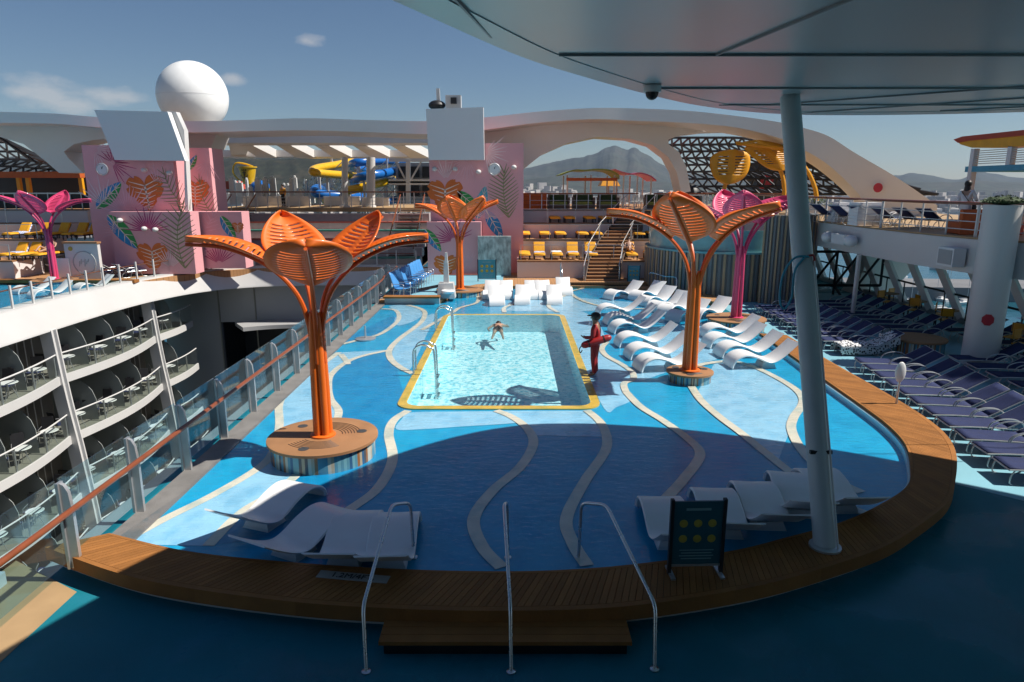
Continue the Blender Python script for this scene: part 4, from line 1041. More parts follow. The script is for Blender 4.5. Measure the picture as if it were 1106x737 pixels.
for li, z in enumerate(LEV):
    for bi_, (y0, y1) in enumerate(BAYS):
        vis = [seen((AX, y0 + (y1 - y0) * k / 4, z + h)) for k in range(5) for h in (0, 1.1)]
        if not any(vis): continue
        b = thing('balcony', 'curved white balcony with glass front, %s row from above, %s bay along the atrium' % (lvn[li], bn[bi_]), 'balcony', (AX, (y0 + y1) / 2, z), 0, 'balconies along the atrium')
        n_ = 14; ya, yb = y0 + .12, y1 - .12
        ed = [Vector((edge(y0, y1, k / n_, li), ya + (yb - ya) * k / n_, z)) for k in range(n_ + 1)]
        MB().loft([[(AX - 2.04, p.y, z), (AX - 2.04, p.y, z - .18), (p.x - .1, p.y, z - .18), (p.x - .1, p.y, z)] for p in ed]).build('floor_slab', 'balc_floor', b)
        MB().loft([[(p.x, p.y, z - .3), (p.x, p.y, z + .08), (p.x - .1, p.y, z + .08), (p.x - .1, p.y, z - .3)] for p in ed]).build('white_edge', 'white_paint', b)
        MB().loft([[(p.x - .05, p.y, z + .1), (p.x - .05, p.y, z + 1.04)] for p in ed], caps=False, open_ring=True).build('glass_front', 'glass_balc', b)
        MB().tube([p + Vector((-.05, 0, 1.08)) for p in ed], .036, 8).build('handrail', 'white_paint', b)
        for t_ in ((.02, .25, .5, .75, .98) if y1 - y0 > 6 else (.02, .6)):
            y = ya + (yb - ya) * t_; x = edge(y0, y1, t_, li) - .1
            MB().box((x, y, z + .55), (.05, .08, 1.0)).build('post', 'alu', b)
        for t_ in ((.25, .5, .75) if y1 - y0 > 6 else (.5,)):
            y = ya + (yb - ya) * t_; x = edge(y0, y1, t_, li)
            q = [(AX - 1.98, z + .05), (x - .45, z + .05), (x - .45, z + 1.1), (x - .6, z + 1.55), (x - .95, z + 1.95), (x - 1.35, z + 2.1), (AX - 1.98, z + 2.1)]
            MB().extrude([(a, y, c) for a, c in q], (0, .03, 0)).build('privacy_screen', 'frosted', b)
        for t_ in ((.12, .37, .62, .87) if y1 - y0 > 6 else (.3, .75)):
            y = ya + (yb - ya) * t_
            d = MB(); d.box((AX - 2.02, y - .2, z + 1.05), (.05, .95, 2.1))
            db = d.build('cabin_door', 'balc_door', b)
            MB().box((AX - 1.99, y - .2, z + 1.05), (.03, .06, 2.1)).box((AX - 1.99, y + .28, z + 1.05), (.04, .05, 2.1)).box((AX - 1.99, y - .68, z + 1.05), (.04, .05, 2.1)).build('door_frame', 'white_paint', db)
        slots = (.06, .31, .56, .81) if y1 - y0 > 6 else (.25,)
        for si, t_ in enumerate(slots):
            y = ya + (yb - ya) * (t_ + .06); x = edge(y0, y1, t_, li) - .55
            wh = '%s balcony row, %s bay, %s cabin from the near end' % (lvn[li], bn[bi_], ORD[si])
            rr = random.Random(li * 50 + bi_ * 7 + si)
            if not seen((x, y, z + .5)): continue
            TB.put((x + .05, y, z), rr.random(), 'white round table, ' + wh, 'balcony tables')
            CH.put((x - .5, y + .55, z), R(rr.uniform(-20, 40)), 'dark far side chair, ' + wh, 'balcony chairs')
            if seen((x - .3, y - .6, z + .5)): CH.put((x - .45, y - .62, z), R(180 + rr.uniform(-60, 20)), 'dark near side chair, ' + wh, 'balcony chairs')
# white fins between the bays
for i, y in enumerate((12.8, 21.2, 29.6, 38.0)):
    pth = catmull([(AX + .10, y, -.95), (AX + .32, y, -4), (AX + .62, y, -7), (AX + .9, y, -11), (AX + 1.0, y, -17)], 6)
    rings = [[(p.x, y - .2, p.z), (p.x, y + .2, p.z), (p.x - .55, y + .2, p.z), (p.x - .55, y - .2, p.z)] for p in pth]
    f_ = MB().loft(rings).build('white_fin', 'white_paint', loc=(AX, y, -17), world=False) if False else None
    t = thing('white_fin', 'tall curved white fin between the balconies, %s along the atrium' % bn[i], 'column', (AX, y, -17), 0, 'white fins of the atrium')
    MB().loft(rings).build('fin_body', 'white_paint', t)
    MB().loft([[(p.x + .03, y - .08, p.z), (p.x + .03, y + .08, p.z), (p.x + .002, y + .08, p.z), (p.x + .002, y - .08, p.z)] for p in pth]).build('edge_strip', 'alu', t)

# railing on the white parapet
pr = thing('parapet_railing', 'row of slim steel posts with glass on the white parapet across the atrium', 'railing', (AX - .3, 30, .06))
pp = resample(offs(band_path, -.65), 46); prev = None
rl = []
for k, p in enumerate(pp):
    if not seen((p.x, p.y, .5), 120): prev = None; continue
    rl.append(p + Vector((-.06, 0, 1.0)))
    MB().beam((p.x + .05, p.y, .2), (p.x + .05, p.y, 1.2), .07, .09).build('post', 'white_paint', pr)
    if prev is not None:
        MB().add([(prev.x, prev.y, .28), (p.x, p.y, .28), (p.x, p.y, 1.1), (prev.x, prev.y, 1.1)], [(0, 1, 2, 3)]).build('glass_panel', 'glass_clear', pr)
    prev = p
MB().tube(rl, .03, 6).build('handrail', 'wood_rail', pr)

# ================================================================ far left deck
struct(MB().sheet([(-40, 20), (-20.95, 20), (-20.95, 34), (-20.6, 37.2), (-40, 37.2)], .0), 'left_pool_floor', 'blue_mid')
struct(MB().sheet([(-40, 20), (-20.95, 20), (-20.95, 34), (-20.6, 37.2), (-40, 37.2)], .06), 'left_pool_water', 'wading_water')
struct(MB().prism([(-42, 37.2), (-20.6, 37.2), (-20.0, 39), (-18.7, 41.6), (-16.2, 43.4), (-13, 44.05), (-6.3, 44.05), (-6.3, 62), (-42, 62)], -.3, .12), 'left_far_deck', 'plank_deck')
ct = MB().box((-30, 37.1, .18), (19, .5, .16)); tag(ct.build('pool_coping', 'teak', loc=(-30, 37.1, .1), world=False) if False else ct.build('pool_coping', 'teak'), 'straight wooden coping at the far edge of the left pool across the atrium', 'coping')

# ================================================================ terraces with steps
def terrace(name, label, mirror):
    fx = (lambda x: -26.4 - x) if mirror else (lambda x: x)
    t = thing(name, label, 'terrace', (fx(6), 38, .1))
    for k in range(4):
        z = (ZT + [3.65])[k]; y0, y1 = YT[k], (YT + [62])[k + 1]
        xs = [.3 if not mirror else 1.8, 3, 7, 12, 16.5]
        ys_ = [y0 + .0, y0, y0 + .0, y0 - .1, y0 - .6]
        fr = [(fx(x), y) for x, y in zip(xs, ys_)]
        poly = fr + [(fx(16.5), y1 - .6 if k < 3 else y1), (fx(12), y1 - .1 if k < 3 else y1), (fx(xs[0]), y1)]
        if k == 3: poly = fr + [(fx(16.5), 62), (fx(xs[0]), 62)]
        if mirror: poly = poly[::-1]
        MB().prism(poly, -.3 if k == 0 else ZT[k - 1] - .05, z).build('step_wall', 'terrace_wall', t)
        e = MB(); e.loft([[(p[0], p[1] - .06, z + .005), (p[0], p[1] - .06, z + .09), (p[0], p[1] + .3, z + .09), (p[0], p[1] + .3, z + .005)] for p in fr]); e.build('wooden_edge', 'stair_dark' if k else 'teak_deck', t)
        d_ = MB(); d_.sheet([(fx(xs[0] + .1), y0 + .34), (fx(12), y0 + .3), (fx(12), y1 - .1), (fx(xs[0] + .1), y1 - .06)] if not mirror else [(fx(12), y0 + .3), (fx(xs[0] + .1), y0 + .34), (fx(xs[0] + .1), y1 - .06), (fx(12), y1 - .1)], z + .004); d_.build('wooden_floor', 'plank_deck', t)
        if k < 3:
            rl_ = MB()
            for x in ([xs[0] + .2 + 1.75 * j for j in range(8)]):
                yy = y0 + .12; rl_.beam((fx(x), yy, z), (fx(x), yy, z + .95), .035)
            rl_.beam((fx(xs[0] + .2), y0 + .12, z + .95), (fx(12.4), y0 + .12, z + .95), .03)
            rl_.build('slim_railing', 'alu', t)
    return t
terrace('terrace_seating', 'stepped terrace of pale walls and wooden floors behind the pool on the right', False)
terrace('terrace_seating', 'stepped terrace of pale walls and wooden floors at the far left', True)
# stairs on the right terrace
st = thing('staircase', 'wooden staircase with steel rails climbing the right terrace', 'stairs', (5, 37, .15))
cp = [(4.85, 36.7, .15), (5.25, 38.6, 1.08), (6.15, 41.1, 2.08), (7.3, 43.6, 2.90), (8.45, 46.15, 3.67)]
tr = MB(); stg = MB()
for a, b, n_ in ((0, 1, 6), (1, 2, 6), (2, 3, 5), (3, 4, 5)):
    A, B = Vector(cp[a]), Vector(cp[b])
    for k in range(n_):
        f0 = (k) / n_; q = A.lerp(B, f0); q2 = A.lerp(B, (k + 1) / n_); z = A.z + (B.z - A.z) * (k + 1) / n_
        tr.box(((q.x + q2.x) / 2, (q.y + q2.y) / 2, z - .03), (1.75, (B.y - A.y) / n_ + .03, .06))
        stg.box(((q.x + q2.x) / 2, q.y + .06, z - .13), (1.7, .04, .2))
    for s in (-.92, .92):
        stg.extrude([(A.x + s, A.y, A.z - .35), (A.x + s, A.y, A.z + .1), (B.x + s, B.y, B.z + .1), (B.x + s, B.y, B.z - .35)], (.05, 0, 0))
tr.build('tread', 'teak_deck', st); stg.build('riser', 'stair_dark', st)
for s in (-.95, .95):
    for a in range(0, 4):
        A, B = Vector(cp[a]) + Vector((s, .1, 0)), Vector(cp[a + 1]) + Vector((s, -.2, 0))
        MB().tube(catmull([A, A + Vector((0, 0, .85)), A + Vector((0, .1, .95)), B + Vector((0, -.1, .95)), B + Vector((0, 0, .85)), B], 4), .028, 8).build('handrail', 'steel', st)
hr = [((586, 298), (590, 285)), ((470, 300), (490, 288))]
# low steps to the pool beyond
fs = thing('wooden_steps', 'low wide wooden steps at the far end of the pool', 'steps', (4, 35.5, 0))
MB().box((6.2, 35.75, .05), (6.5, .5, .2)).build('lower_step', 'plank_deck', fs); MB().box((6.2, 36.15, .14), (6.8, .5, .28)).build('upper_step', 'plank_deck', fs)
for x, l in ((2.6, 'left'), (8.2, 'right')):
    t = thing('handrail', 'slim steel handrail at the %s end of the far wooden steps' % l, 'handrail', (x, 35.6, 0))
    MB().tube(catmull([(x, 35.3, 0), (x, 35.35, .9), (x, 36.3, 1.25), (x, 36.45, 1.1), (x, 36.5, .15)], 5), .03, 8).build('rail_tube', 'steel', t)
# left terrace furniture
for i, (px, lev, up, l) in enumerate(((8, 1, 1, 'raised yellow lounger with striped towel, left picture edge, middle row of the left terrace'), (32, 1, 1, 'raised yellow lounger behind the pink leaf, middle row of the far left terrace'), (52, 1, 1, 'raised yellow lounger right behind the pink stem, middle row, far left terrace'), (72, 1, 1, 'raised yellow lounger in half shade, fourth of the middle row, far left terrace'), (86, 1, 1, 'raised yellow lounger in shade beside the pink mural, middle row, far left terrace'),
                                     (3, 0, 1, 'raised yellow lounger with blue towel, front row of the far left terrace'), (18, 0, 1, 'raised yellow lounger with a white pillow, front row of the far left terrace'), (38, 0, 0, 'yellow lounger with two sunbathers, front row of the far left terrace'))):
    o = yl(px, lev, up, l, 80)
    if i in (0, 5): towel(o, 'towel_stripe', 'blue and white towel on the %s row lounger at the far left edge' % ('middle' if i == 0 else 'front'), .6, 1.6, True)
    if i == 7:
        lying(o, 'sunbather reclining in the front row of the far left terrace', 'skin', 'cloth_black')
# dark upper level at the far left
dk = thing('dark_gallery', 'dark glazed upper gallery under an orange beam at the far left', 'gallery', (-27, 48, 3.6))
a, b = D(-30, 189, 50), D(89, 189, 50)
MB().beam(a, b, .6, .42).build('orange_beam', 'cabana_orange', dk)
for px in (20, 30, 87): MB().beam(D(px, 190, 50), D(px + 3, 211, 50), .25).build('yellow_post', 'yellow_leaf', dk)
MB().box((-34, 52.5, 4.6), (18, .3, 2.6)).build('dark_wall', 'black', dk)
gl = MB()
for k in range(10):
    q0 = D(-20 + 12 * k, 212, 47); gl.beam((q0.x, 47, 3.7), (q0.x, 47, 4.8), .06)
gl.beam((D(-30, 210, 47).x, 47, 4.75), (D(90, 210, 47).x, 47, 4.75), .08)
gl.build('rail_posts', 'alu', dk)
MB().box(((D(-30, 210, 47).x + D(90, 210, 47).x) / 2, 47.05, 4.2), (8.2, .03, .9)).build('tinted_glass', 'black', dk)
# curved white wall with ring graphic
cw = thing('white_curved_wall', 'white curved wall with a grey ring drawing below the far left terrace', 'wall', (-24, 38, .12))
q = [(D(x, 280, 37.9 - .0).x, 0) for x in (72, 108)]
MB().box(((q[0][0] + q[1][0]) / 2, 37.95, 1.1), (q[1][0] - q[0][0], .25, 2.1)).build('wall_panel', 'white_paint', cw)
MB().box(((q[0][0] + q[1][0]) / 2, 37.93, 2.2), (q[1][0] - q[0][0] + .1, .4, .1)).build('wooden_cap', 'teak_deck', cw)
rg = MB(); cx = (q[0][0] + q[1][0]) / 2 + .1
rg.tube([(cx + .62 * math.cos(k * PI / 12), 37.82, 1.1 + .62 * math.sin(k * PI / 12)) for k in range(24)], .03, 5, closed=True)
for k in range(6): rg.tube([(cx - .3 + .1 * k, 37.82, .9 + .12 * (k % 3)), (cx - .25 + .1 * k, 37.82, 1.2 + .1 * (k % 2))], .02, 5)
rg.build('ring_drawing', 'hull_grey', cw)
MB().lathe([(0, 0), (.12, 0), (.12, .02), (0, .02)], (0, 0, 0), 16).build('yellow_dot', 'sign_icon', cw, world=False).location = (0, 0, 0)
yd = cw.children[-1]; yd.rotation_euler = (PI / 2, 0, 0); yd.location = (q[0][0] + .35 + 24, -.18, 1.75)
MB().box((D(62, 285, 37.6).x, 37.8, .75), (1.1, .12, 1.2)).build('service_cabinet', 'grey_panel', cw)

# ================================================================ mural towers
def leaf_poly(kind, n=28):
    pts = []
    if kind == 'heart':
        for k in range(n * 3):
            a = 2 * PI * k / (n * 3); r_ = 1.0 - .28 * math.sin(a) ** 1 if False else (.78 + .22 * abs(math.sin(a - PI / 2)) ** .5)
            x = .95 * math.sin(a) ** 1 * (1 - .12 * math.cos(a)); y = (math.cos(a) + .12 * math.cos(2 * a) - .0)
            ser = 1 - .16 * (1 if (k % 6) in (0, 1) and 8 < k < n * 3 - 8 else 0)
            pts.append((x * ser, -y * .98 * ser if False else y * ser))
    return pts
def mural_art(mb, Yp, rot=0):
    def place(px, py, size, ang):
        o = D(px, py, Yp); ca, sa = math.cos(R(ang)), math.sin(R(ang))
        return lambda x, y, d=0: Vector((o.x + size * (x * ca - y * sa), Yp - .012 - d, o.z + size * (x * sa + y * ca)))
    def poly(pts, mi):
        tris = tessellate_polygon([pts]); mb.add(pts, [tuple(t) for t in tris], mi)
    def line(f, p, q, w_, mi, d=.008):
        dx, dy = q[0] - p[0], q[1] - p[1]; L = math.hypot(dx, dy); nx, ny = -dy / L * w_, dx / L * w_
        mb.add([f(p[0] - nx, p[1] - ny, d), f(p[0] + nx, p[1] + ny, d), f(q[0] + nx * .3, q[1] + ny * .3, d), f(q[0] - nx * .3, q[1] - ny * .3, d)], [(0, 1, 2, 3)], mi)
    def monstera(px, py, size, ang, mi, lmi):
        f = place(px, py, size, ang)
        out = []
        for k in range(96):
            a = 2 * PI * (k + .5) / 96; x = .92 * math.sin(a) ** 3 * (1.0); y = (13 * math.cos(a) - 5 * math.cos(2 * a) - 2 * math.cos(3 * a) - math.cos(4 * a)) / 15.5
            s_ = .86 if (k % 8 in (0, 1)) and 14 < k < 82 else 1.0
            out.append(f(x * s_, y if s_ == 1 else y * .9, 0))
        poly(out, mi)
        line(f, (0, .28), (0, -1.05), .05, lmi)
        for k in range(6):
            y = .26 - .2 * k
            for s_ in (-1, 1): line(f, (0, y), (s_ * (.74 - .1 * k), y + .28 - .05 * k), .032, lmi)
    def blade(px, py, size, ang, m1, m2, lmi):
        f = place(px, py, size, ang); N_ = 14
        w_ = lambda t: .36 * math.sin(PI * t ** .85) ** .8
        top = [f(-1 + 2 * k / N_, w_(k / N_)) for k in range(N_ + 1)]; bot = [f(-1 + 2 * k / N_, -w_(k / N_)) for k in range(N_ + 1)]; mid = [f(-1 + 2 * k / N_, 0) for k in range(N_ + 1)]
        mb.loft([[a, b] for a, b in zip(mid, top)], m1, caps=False, open_ring=True); mb.loft([[a, b] for a, b in zip(bot, mid)], m2, caps=False, open_ring=True)
        line(f, (-1, 0), (1, 0), .03, lmi)
        for k in range(4):
            x = -.6 + .36 * k
            line(f, (x, 0), (x + .28, w_((x + 1.28) / 2) * .98), .022, lmi); line(f, (x, 0), (x + .28, -w_((x + 1.28) / 2) * .98), .022, lmi)
    def fan(px, py, size, a0, a1, cnt, mi, wd=.02, inner=.12):
        f = place(px, py, size, 0)
        for k in range(cnt):
            a = R(a0 + (a1 - a0) * k / max(1, cnt - 1)); L = .8 + .2 * math.sin(k * 2.7)
            p, q = (inner * math.cos(a), inner * math.sin(a)), (L * math.cos(a), L * math.sin(a)); m_ = ((p[0] + q[0]) / 2, (p[1] + q[1]) / 2)
            line(f, m_, p, wd, mi, .003); line(f, m_, q, wd, mi, .003)
    def frond(px, py, size, ang, mi, cnt=11, bend=.5, wd=.025):
        f = place(px, py, size, ang)
        for k in range(cnt):
            t = k / (cnt - 1); x = -1 + 1.9 * t; y = bend * (1 - (t * 2 - 1) ** 2) * .4
            for s_ in (-1, 1): line(f, (x, y), (x + .38, y + s_ * (.62 * math.sin(PI * (.15 + .8 * t)) + .05)), wd, mi, .005)
        for k in range(6):
            t, t2 = k / 6, (k + 1) / 6
            line(f, (-1 + 1.9 * t, bend * .4 * (1 - (t * 2 - 1) ** 2)), (-1 + 1.9 * t2, bend * .4 * (1 - (t2 * 2 - 1) ** 2)), .02, mi, .006)
    return monstera, blade, fan, frond
AM = ['mural_orange', 'mural_green', 'mural_blue', 'mural_magenta', 'mural_olive', 'mural_pale', 'mural_white', 'mural_line', 'mural_teal']
def tower(label, fronts, art, screen, clock):
    t = thing('mural_tower', label, 'tower', (fronts[0][0], 42, .1))
    return t
YL = 41.0
# left tower
tl = thing('mural_tower', 'pink mural tower painted with tropical leaves at the left, under the slanted grey screen', 'tower', (-20, 42, .1))
def wall_px(x0, y0, x1, y1, Y, dep, parent, nm, m):
    a, b = D(x0, y0, Y), D(x1, y1, Y)
    return MB().box(((a.x + b.x) / 2, Y + dep / 2, (a.z + b.z) / 2), (b.x - a.x, dep, a.z - b.z)).build(nm, m, parent)
wall_px(88, 157, 200, 295, YL, 2.2, tl, 'front_wall', 'mural_pink')
wall_px(203, 160, 238, 290, YL + 1.6, 2.0, tl, 'side_wall', 'mural_pink')
wall_px(118, 229, 212, 296, YL - 1.2, 1.1, tl, 'low_wall', 'mural_pink')
wall_px(205, 229, 266, 290, YL + .2, 1.2, tl, 'low_side_wall', 'mural_pink')
mb = MB(); mo, bl_, fa, fr_ = mural_art(mb, YL)
fa(103, 162, 1.3, -100, 30, 12, 6, .018); fa(121, 176, 1.5, -75, 60, 12, 3, .02); fa(138, 232, 2.0, 15, 165, 20, 5, .02); fa(112, 222, 1.8, 60, 150, 9, 6); fa(170, 200, 1.7, 30, 120, 8, 5)
mo(158, 207, 1.22, 6, 0, 7); bl_(118, 211, 1.15, 42, 2, 1, 7); fr_(191, 207, 1.25, 122, 4); fa(122, 176, 1.1, 0, 150, 9, 3, .03); 
mb.build('painted_leaves', AM, tl)
mb = MB(); mo, bl_, fa, fr_ = mural_art(mb, YL + 1.6); bl_(208, 176, .55, 55, 2, 1, 7); mo(211, 207, .95, -4, 0, 7); fr_(224, 215, 1.2, 110, 4); fa(225, 175, 1.4, 200, 300, 9, 5); mb.build('painted_side_leaves', AM, tl)
mb = MB(); mo, bl_, fa, fr_ = mural_art(mb, YL - 1.2); fa(160, 250, 1.5, 5, 175, 20, 3, .024); bl_(133, 251, 1.25, -52, 1, 2, 7); mo(165, 277, 1.0, 0, 0, 7); fr_(198, 258, 1.7, 88, 4, 13); fa(196, 262, 1.2, 20, 160, 12, 7, .025); fa(128, 250, 1.2, 90, 200, 9, 5); fa(185, 290, 1.4, 40, 140, 12, 6)
mb.build('painted_low_leaves', AM, tl)
mb = MB(); mo, bl_, fa, fr_ = mural_art(mb, YL + .2); bl_(247, 247, .85, -62, 1, 2, 7); fr_(225, 255, 1.3, 70, 5); mo(257, 246, .4, 0, 0, 7); fa(237, 285, 1.5, 30, 150, 13, 3); mb.build('painted_low_side_leaves', AM, tl)
# right tower
tr_ = thing('mural_tower', 'pink mural tower painted with orange leaves in the middle, under the upright grey screen', 'tower', (-2, 42, .1))
wall_px(463, 155, 565, 296, YL, 2.4, tr_, 'front_wall', 'mural_pink')
wall_px(461, 240, 520, 300, YL - .9, .8, tr_, 'low_wall', 'mural_pink')
mb = MB(); mo, bl_, fa, fr_ = mural_art(mb, YL)
fa(524, 165, 1.5, -80, 50, 12, 6, .02); fa(505, 172, 1.5, 180, 300, 12, 5, .02); fa(530, 238, 1.6, 20, 160, 18, 5, .02); mo(481, 211, 1.15, 2, 0, 7); bl_(506, 217, .85, -40, 1, 1, 7); bl_(520, 219, 1.0, 75, 8, 8, 7); bl_(534, 243, 1.0, -60, 2, 2, 7); fr_(547, 210, 1.35, 96, 4, 14, .3, .03); bl_(513, 243, .5, 120, 8, 8, 7); fa(482, 195, 1.4, 60, 130, 8, 6)
mb.build('painted_leaves', AM, tr_)
mb = MB(); mo, bl_, fa, fr_ = mural_art(mb, YL - .9); bl_(468, 260, .8, -55, 1, 2, 7); fa(490, 260, 1.4, 20, 190, 18, 3, .022); mo(482, 287, .8, 0, 0, 7); fa(505, 290, 1.2, 60, 140, 10, 5); mb.build('painted_low_leaves', AM, tr_)
def clock(px, py, Y, label):
    c = D(px, py, Y); t = thing('wall_clock', label, 'clock', (c.x, Y, c.z))
    b = MB().lathe([(0, 0), (.34, 0), (.36, .06), (.31, .09), (.29, .07), (0, .07)], n=28).build('rim', 'alu', t, world=False); b.rotation_euler = (PI / 2, 0, 0)
    f = MB().lathe([(0, .071), (.28, .071), (.28, .075), (0, .075)], n=24).build('dial', 'white_plastic', t, world=False); f.rotation_euler = (PI / 2, 0, 0)
    MB().beam((0, -.085, 0), (.09, -.085, .17), .025, .01).beam((0, -.085, 0), (.0, -.085, .12), .03, .01).build('hand', 'ink', t, world=False)
clock(111, 183, YL - .02, 'round grey clock at the upper left of the left mural tower'); clock(534, 183, YL - .02, 'round grey clock at the upper right of the right mural tower')
def fixture(px, py, Y, label, r_=.16):
    c = D(px, py, Y); t = thing('spotlight', label, 'light', (c.x, Y, c.z), 0, 'spotlights on the mural towers')
    MB().sphere((0, -.22, 0), (r_, .2, r_ * .85), 12, 8).build('lamp_body', 'white_paint', t, world=False); MB().beam((0, 0, 0), (0, -.2, -.02), .06).build('bracket', 'alu', t, world=False)
for px, py, Y, l in ((158, 184, YL, 'white spotlight above the orange leaf of the left tower'), (185, 187, YL, 'spotlight at the right of the left tower front'), (470, 183, YL, 'left spotlight of the pair under the upright grey screen'), (492, 183, YL, 'right spotlight of the pair under the upright grey screen'), (517, 186, YL, 'small white box light left of the right tower clock'), (555, 181, YL, 'small spotlight at the right edge of the right tower'),
                     (132, 238, YL - 1.2, 'white spotlight on the low wall of the left tower, left one'), (158, 247, YL - 1.2, 'white spotlight on the low wall of the left tower, middle one'), (170, 248, YL - 1.2, 'white spotlight on the low wall of the left tower, right one')): fixture(px, py, Y, l)
# grey screens on the towers (seen from the back)
s1 = thing('screen_panel', 'large grey slanted screen back in front of the left mural tower', 'screen', (-20, 40.5, 6.5))
pts = [D(x, y, 40.3) for x, y in ((102, 119), (181, 121), (200, 174), (124, 173))]
MB().extrude(pts, (0, .5, 0)).build('panel', 'grey_panel', s1)
pts = [D(x, y, 40.85) for x, y in ((180, 120), (190, 121), (199, 141), (204, 232), (200, 232), (199, 174))]
MB().extrude(pts, (0, .5, 0)).build('white_side', 'white_paint', s1)
s2 = thing('screen_panel', 'large grey upright screen back in front of the right mural tower', 'screen', (-2, 40.5, 6.5))
pts = [D(x, y, 40.3) for x, y in ((460, 118), (522, 116), (523, 173), (463, 173))]
MB().extrude(pts, (0, .6, 0)).build('panel', 'grey_panel', s2)
mast = thing('ship_mast', 'white mast with black funnel top peeping above the upright screen', 'mast', (-8, 75, 12))
for a, b, w_, m_ in (((474, 117), (473, 96), .35, 'white_paint'), ((484, 118), (484, 103), .2, 'white_paint')): MB().beam(D(*a, 75), D(*b, 75), w_).build('mast_pole', m_, mast)
c = D(472, 114, 75); MB().sphere(c, (.9, .9, .5), 12, 8).build('black_base', 'black', mast)
c = D(490, 112, 75); MB().box(c, (1.6, 1.2, 1.5)).build('housing', 'white_paint', mast); c = D(490, 109, 74.2); MB().box(c, (.6, .3, .6)).build('vent', 'black', mast)
# waterfall panel
wf = thing('waterfall_wall', 'pale marbled waterfall panel right of the orange leaf sculpture at the tower foot', 'waterfall', (-.8, 40, .1))
a, b = D(516, 256, 39.6), D(552, 297, 39.6)
MB().box(((a.x + b.x) / 2, 39.8, (a.z + .15) / 2), (b.x - a.x, .4, a.z - .1)).build('panel', 'waterfall', wf) if 'waterfall' in M else None

# ================================================================ amphitheatre in the middle
am = thing('amphitheatre_steps', 'wide red, pale and teal bench steps between the two mural towers', 'steps', (-13, 47, .1))
ax0, ax1 = D(262, 240, 50).x, D(462, 240, 50).x
for k, (m_, mi) in enumerate((('teal_bench', 0), ('pale_bench', 0), ('red_bench', 0), ('teal_bench', 0), ('red_bench', 0), ('pale_bench', 0))):
    y0 = 45.2 + 1.15 * k; z1 = .55 + .52 * k
    MB().box(((ax0 + ax1) / 2, (y0 + 53) / 2, (z1 + .0) / 2), (ax1 - ax0, 53 - y0, z1)).build('step_body', 'pale_bench', am)
    MB().box(((ax0 + ax1) / 2, y0 + .25, z1 + .05), (ax1 - ax0, .62, .1)).build('bench_top', m_, am)
for px0, l in ((248, 'left'), (440, 'right')):
    t = thing('staircase', 'dark side staircase with brown rail on the %s of the bench steps' % l, 'stairs', (D(px0, 260, 48).x, 46, .1))
    x = D(px0, 240, 49).x; tr = MB()
    for k in range(18):
        tr.box((x, 45.4 + .38 * k, .12 + .185 * (k + 1)), (1.7, .36, .06))
    tr.build('tread', 'stair_dark', t)
    for s in (-.9, .9):
        MB().beam((x + s, 45.3, 1.2), (x + s, 52.0, 4.6), .07).build('handrail', 'wood_rail', t)
        g = MB()
        for k in range(5): g.beam((x + s, 45.6 + 1.55 * k, .2 + .75 * k), (x + s, 45.6 + 1.55 * k, 1.35 + .79 * k), .05)
        g.build('baluster', 'alu', t)
ub = thing('upper_deck_bridge', 'white railed deck crossing behind the bench steps', 'deck', (-13, 54, 3.5))
x0, x1 = D(232, 220, 53).x, D(470, 220, 53).x
MB().box(((x0 + x1) / 2, 58.5, 3.45), (x1 - x0, 11, .3)).build('slab', 'tan_ledge', ub)
g = MB()
for k in range(22): xx = x0 + (x1 - x0) * k / 21; g.beam((xx, 53.1, 3.6), (xx, 53.1, 4.75), .06)
for z in (3.85, 4.1, 4.35): g.beam((x0, 53.1, z), (x1, 53.1, z), .03)
g.build('railing', 'white_paint', ub); MB().beam((x0, 53.1, 4.78), (x1, 53.1, 4.78), .09).build('wooden_rail', 'wood_rail', ub)
MB().box((x0 + 3.4, 57, 4.0), (5.5, .2, .8)).box((x0 + 8.5, 58, 4.0), (3.0, .3, .75)).box((x0 + 11.3, 58, 3.95), (2.2, .3, .7)).build('white_cabinet', 'white_paint', ub)
for px in (372.5, 400.5):
    t = thing('white_column', 'white column before the water slides, %s one' % ('left thinner' if px < 390 else 'right thicker'), 'column', (D(px, 200, 54).x, 54, 3.6))
    a, b = D(px, 170, 54), D(px, 222, 54); MB().tube([b, a], .34 if px > 390 else .24, 16).build('shaft', 'white_paint', t); MB().lathe([(.34, 0), (.42, .0), (.42, .12), (.34, .12)], (b.x, 54, 3.62), 16).build('base_ring', 'grey_panel', t)
p = D(328, 248, 46.2)
t = thing('person', 'person in white with red backpack and straw hat standing on the bench steps', 'person', (p.x, 45.9, .65 + .3), 0)
human(t, standing(), 'skin', 'cloth_white', 'cloth_white', 'hair', 'straw'); MB().sphere((0, -.2, 1.3), (.17, .12, .25), 12, 8).build('backpack', 'red_cloth', t, world=False)

p = D(306, 213, 54.5)
t = thing('person', 'person in a mustard top standing behind the bridge rails left of the water slides', 'person', (p.x, 54.5, 3.6), R(160))
human(t, standing(), 'skin', 'yellow_leaf', 'cloth_black', 'hair')
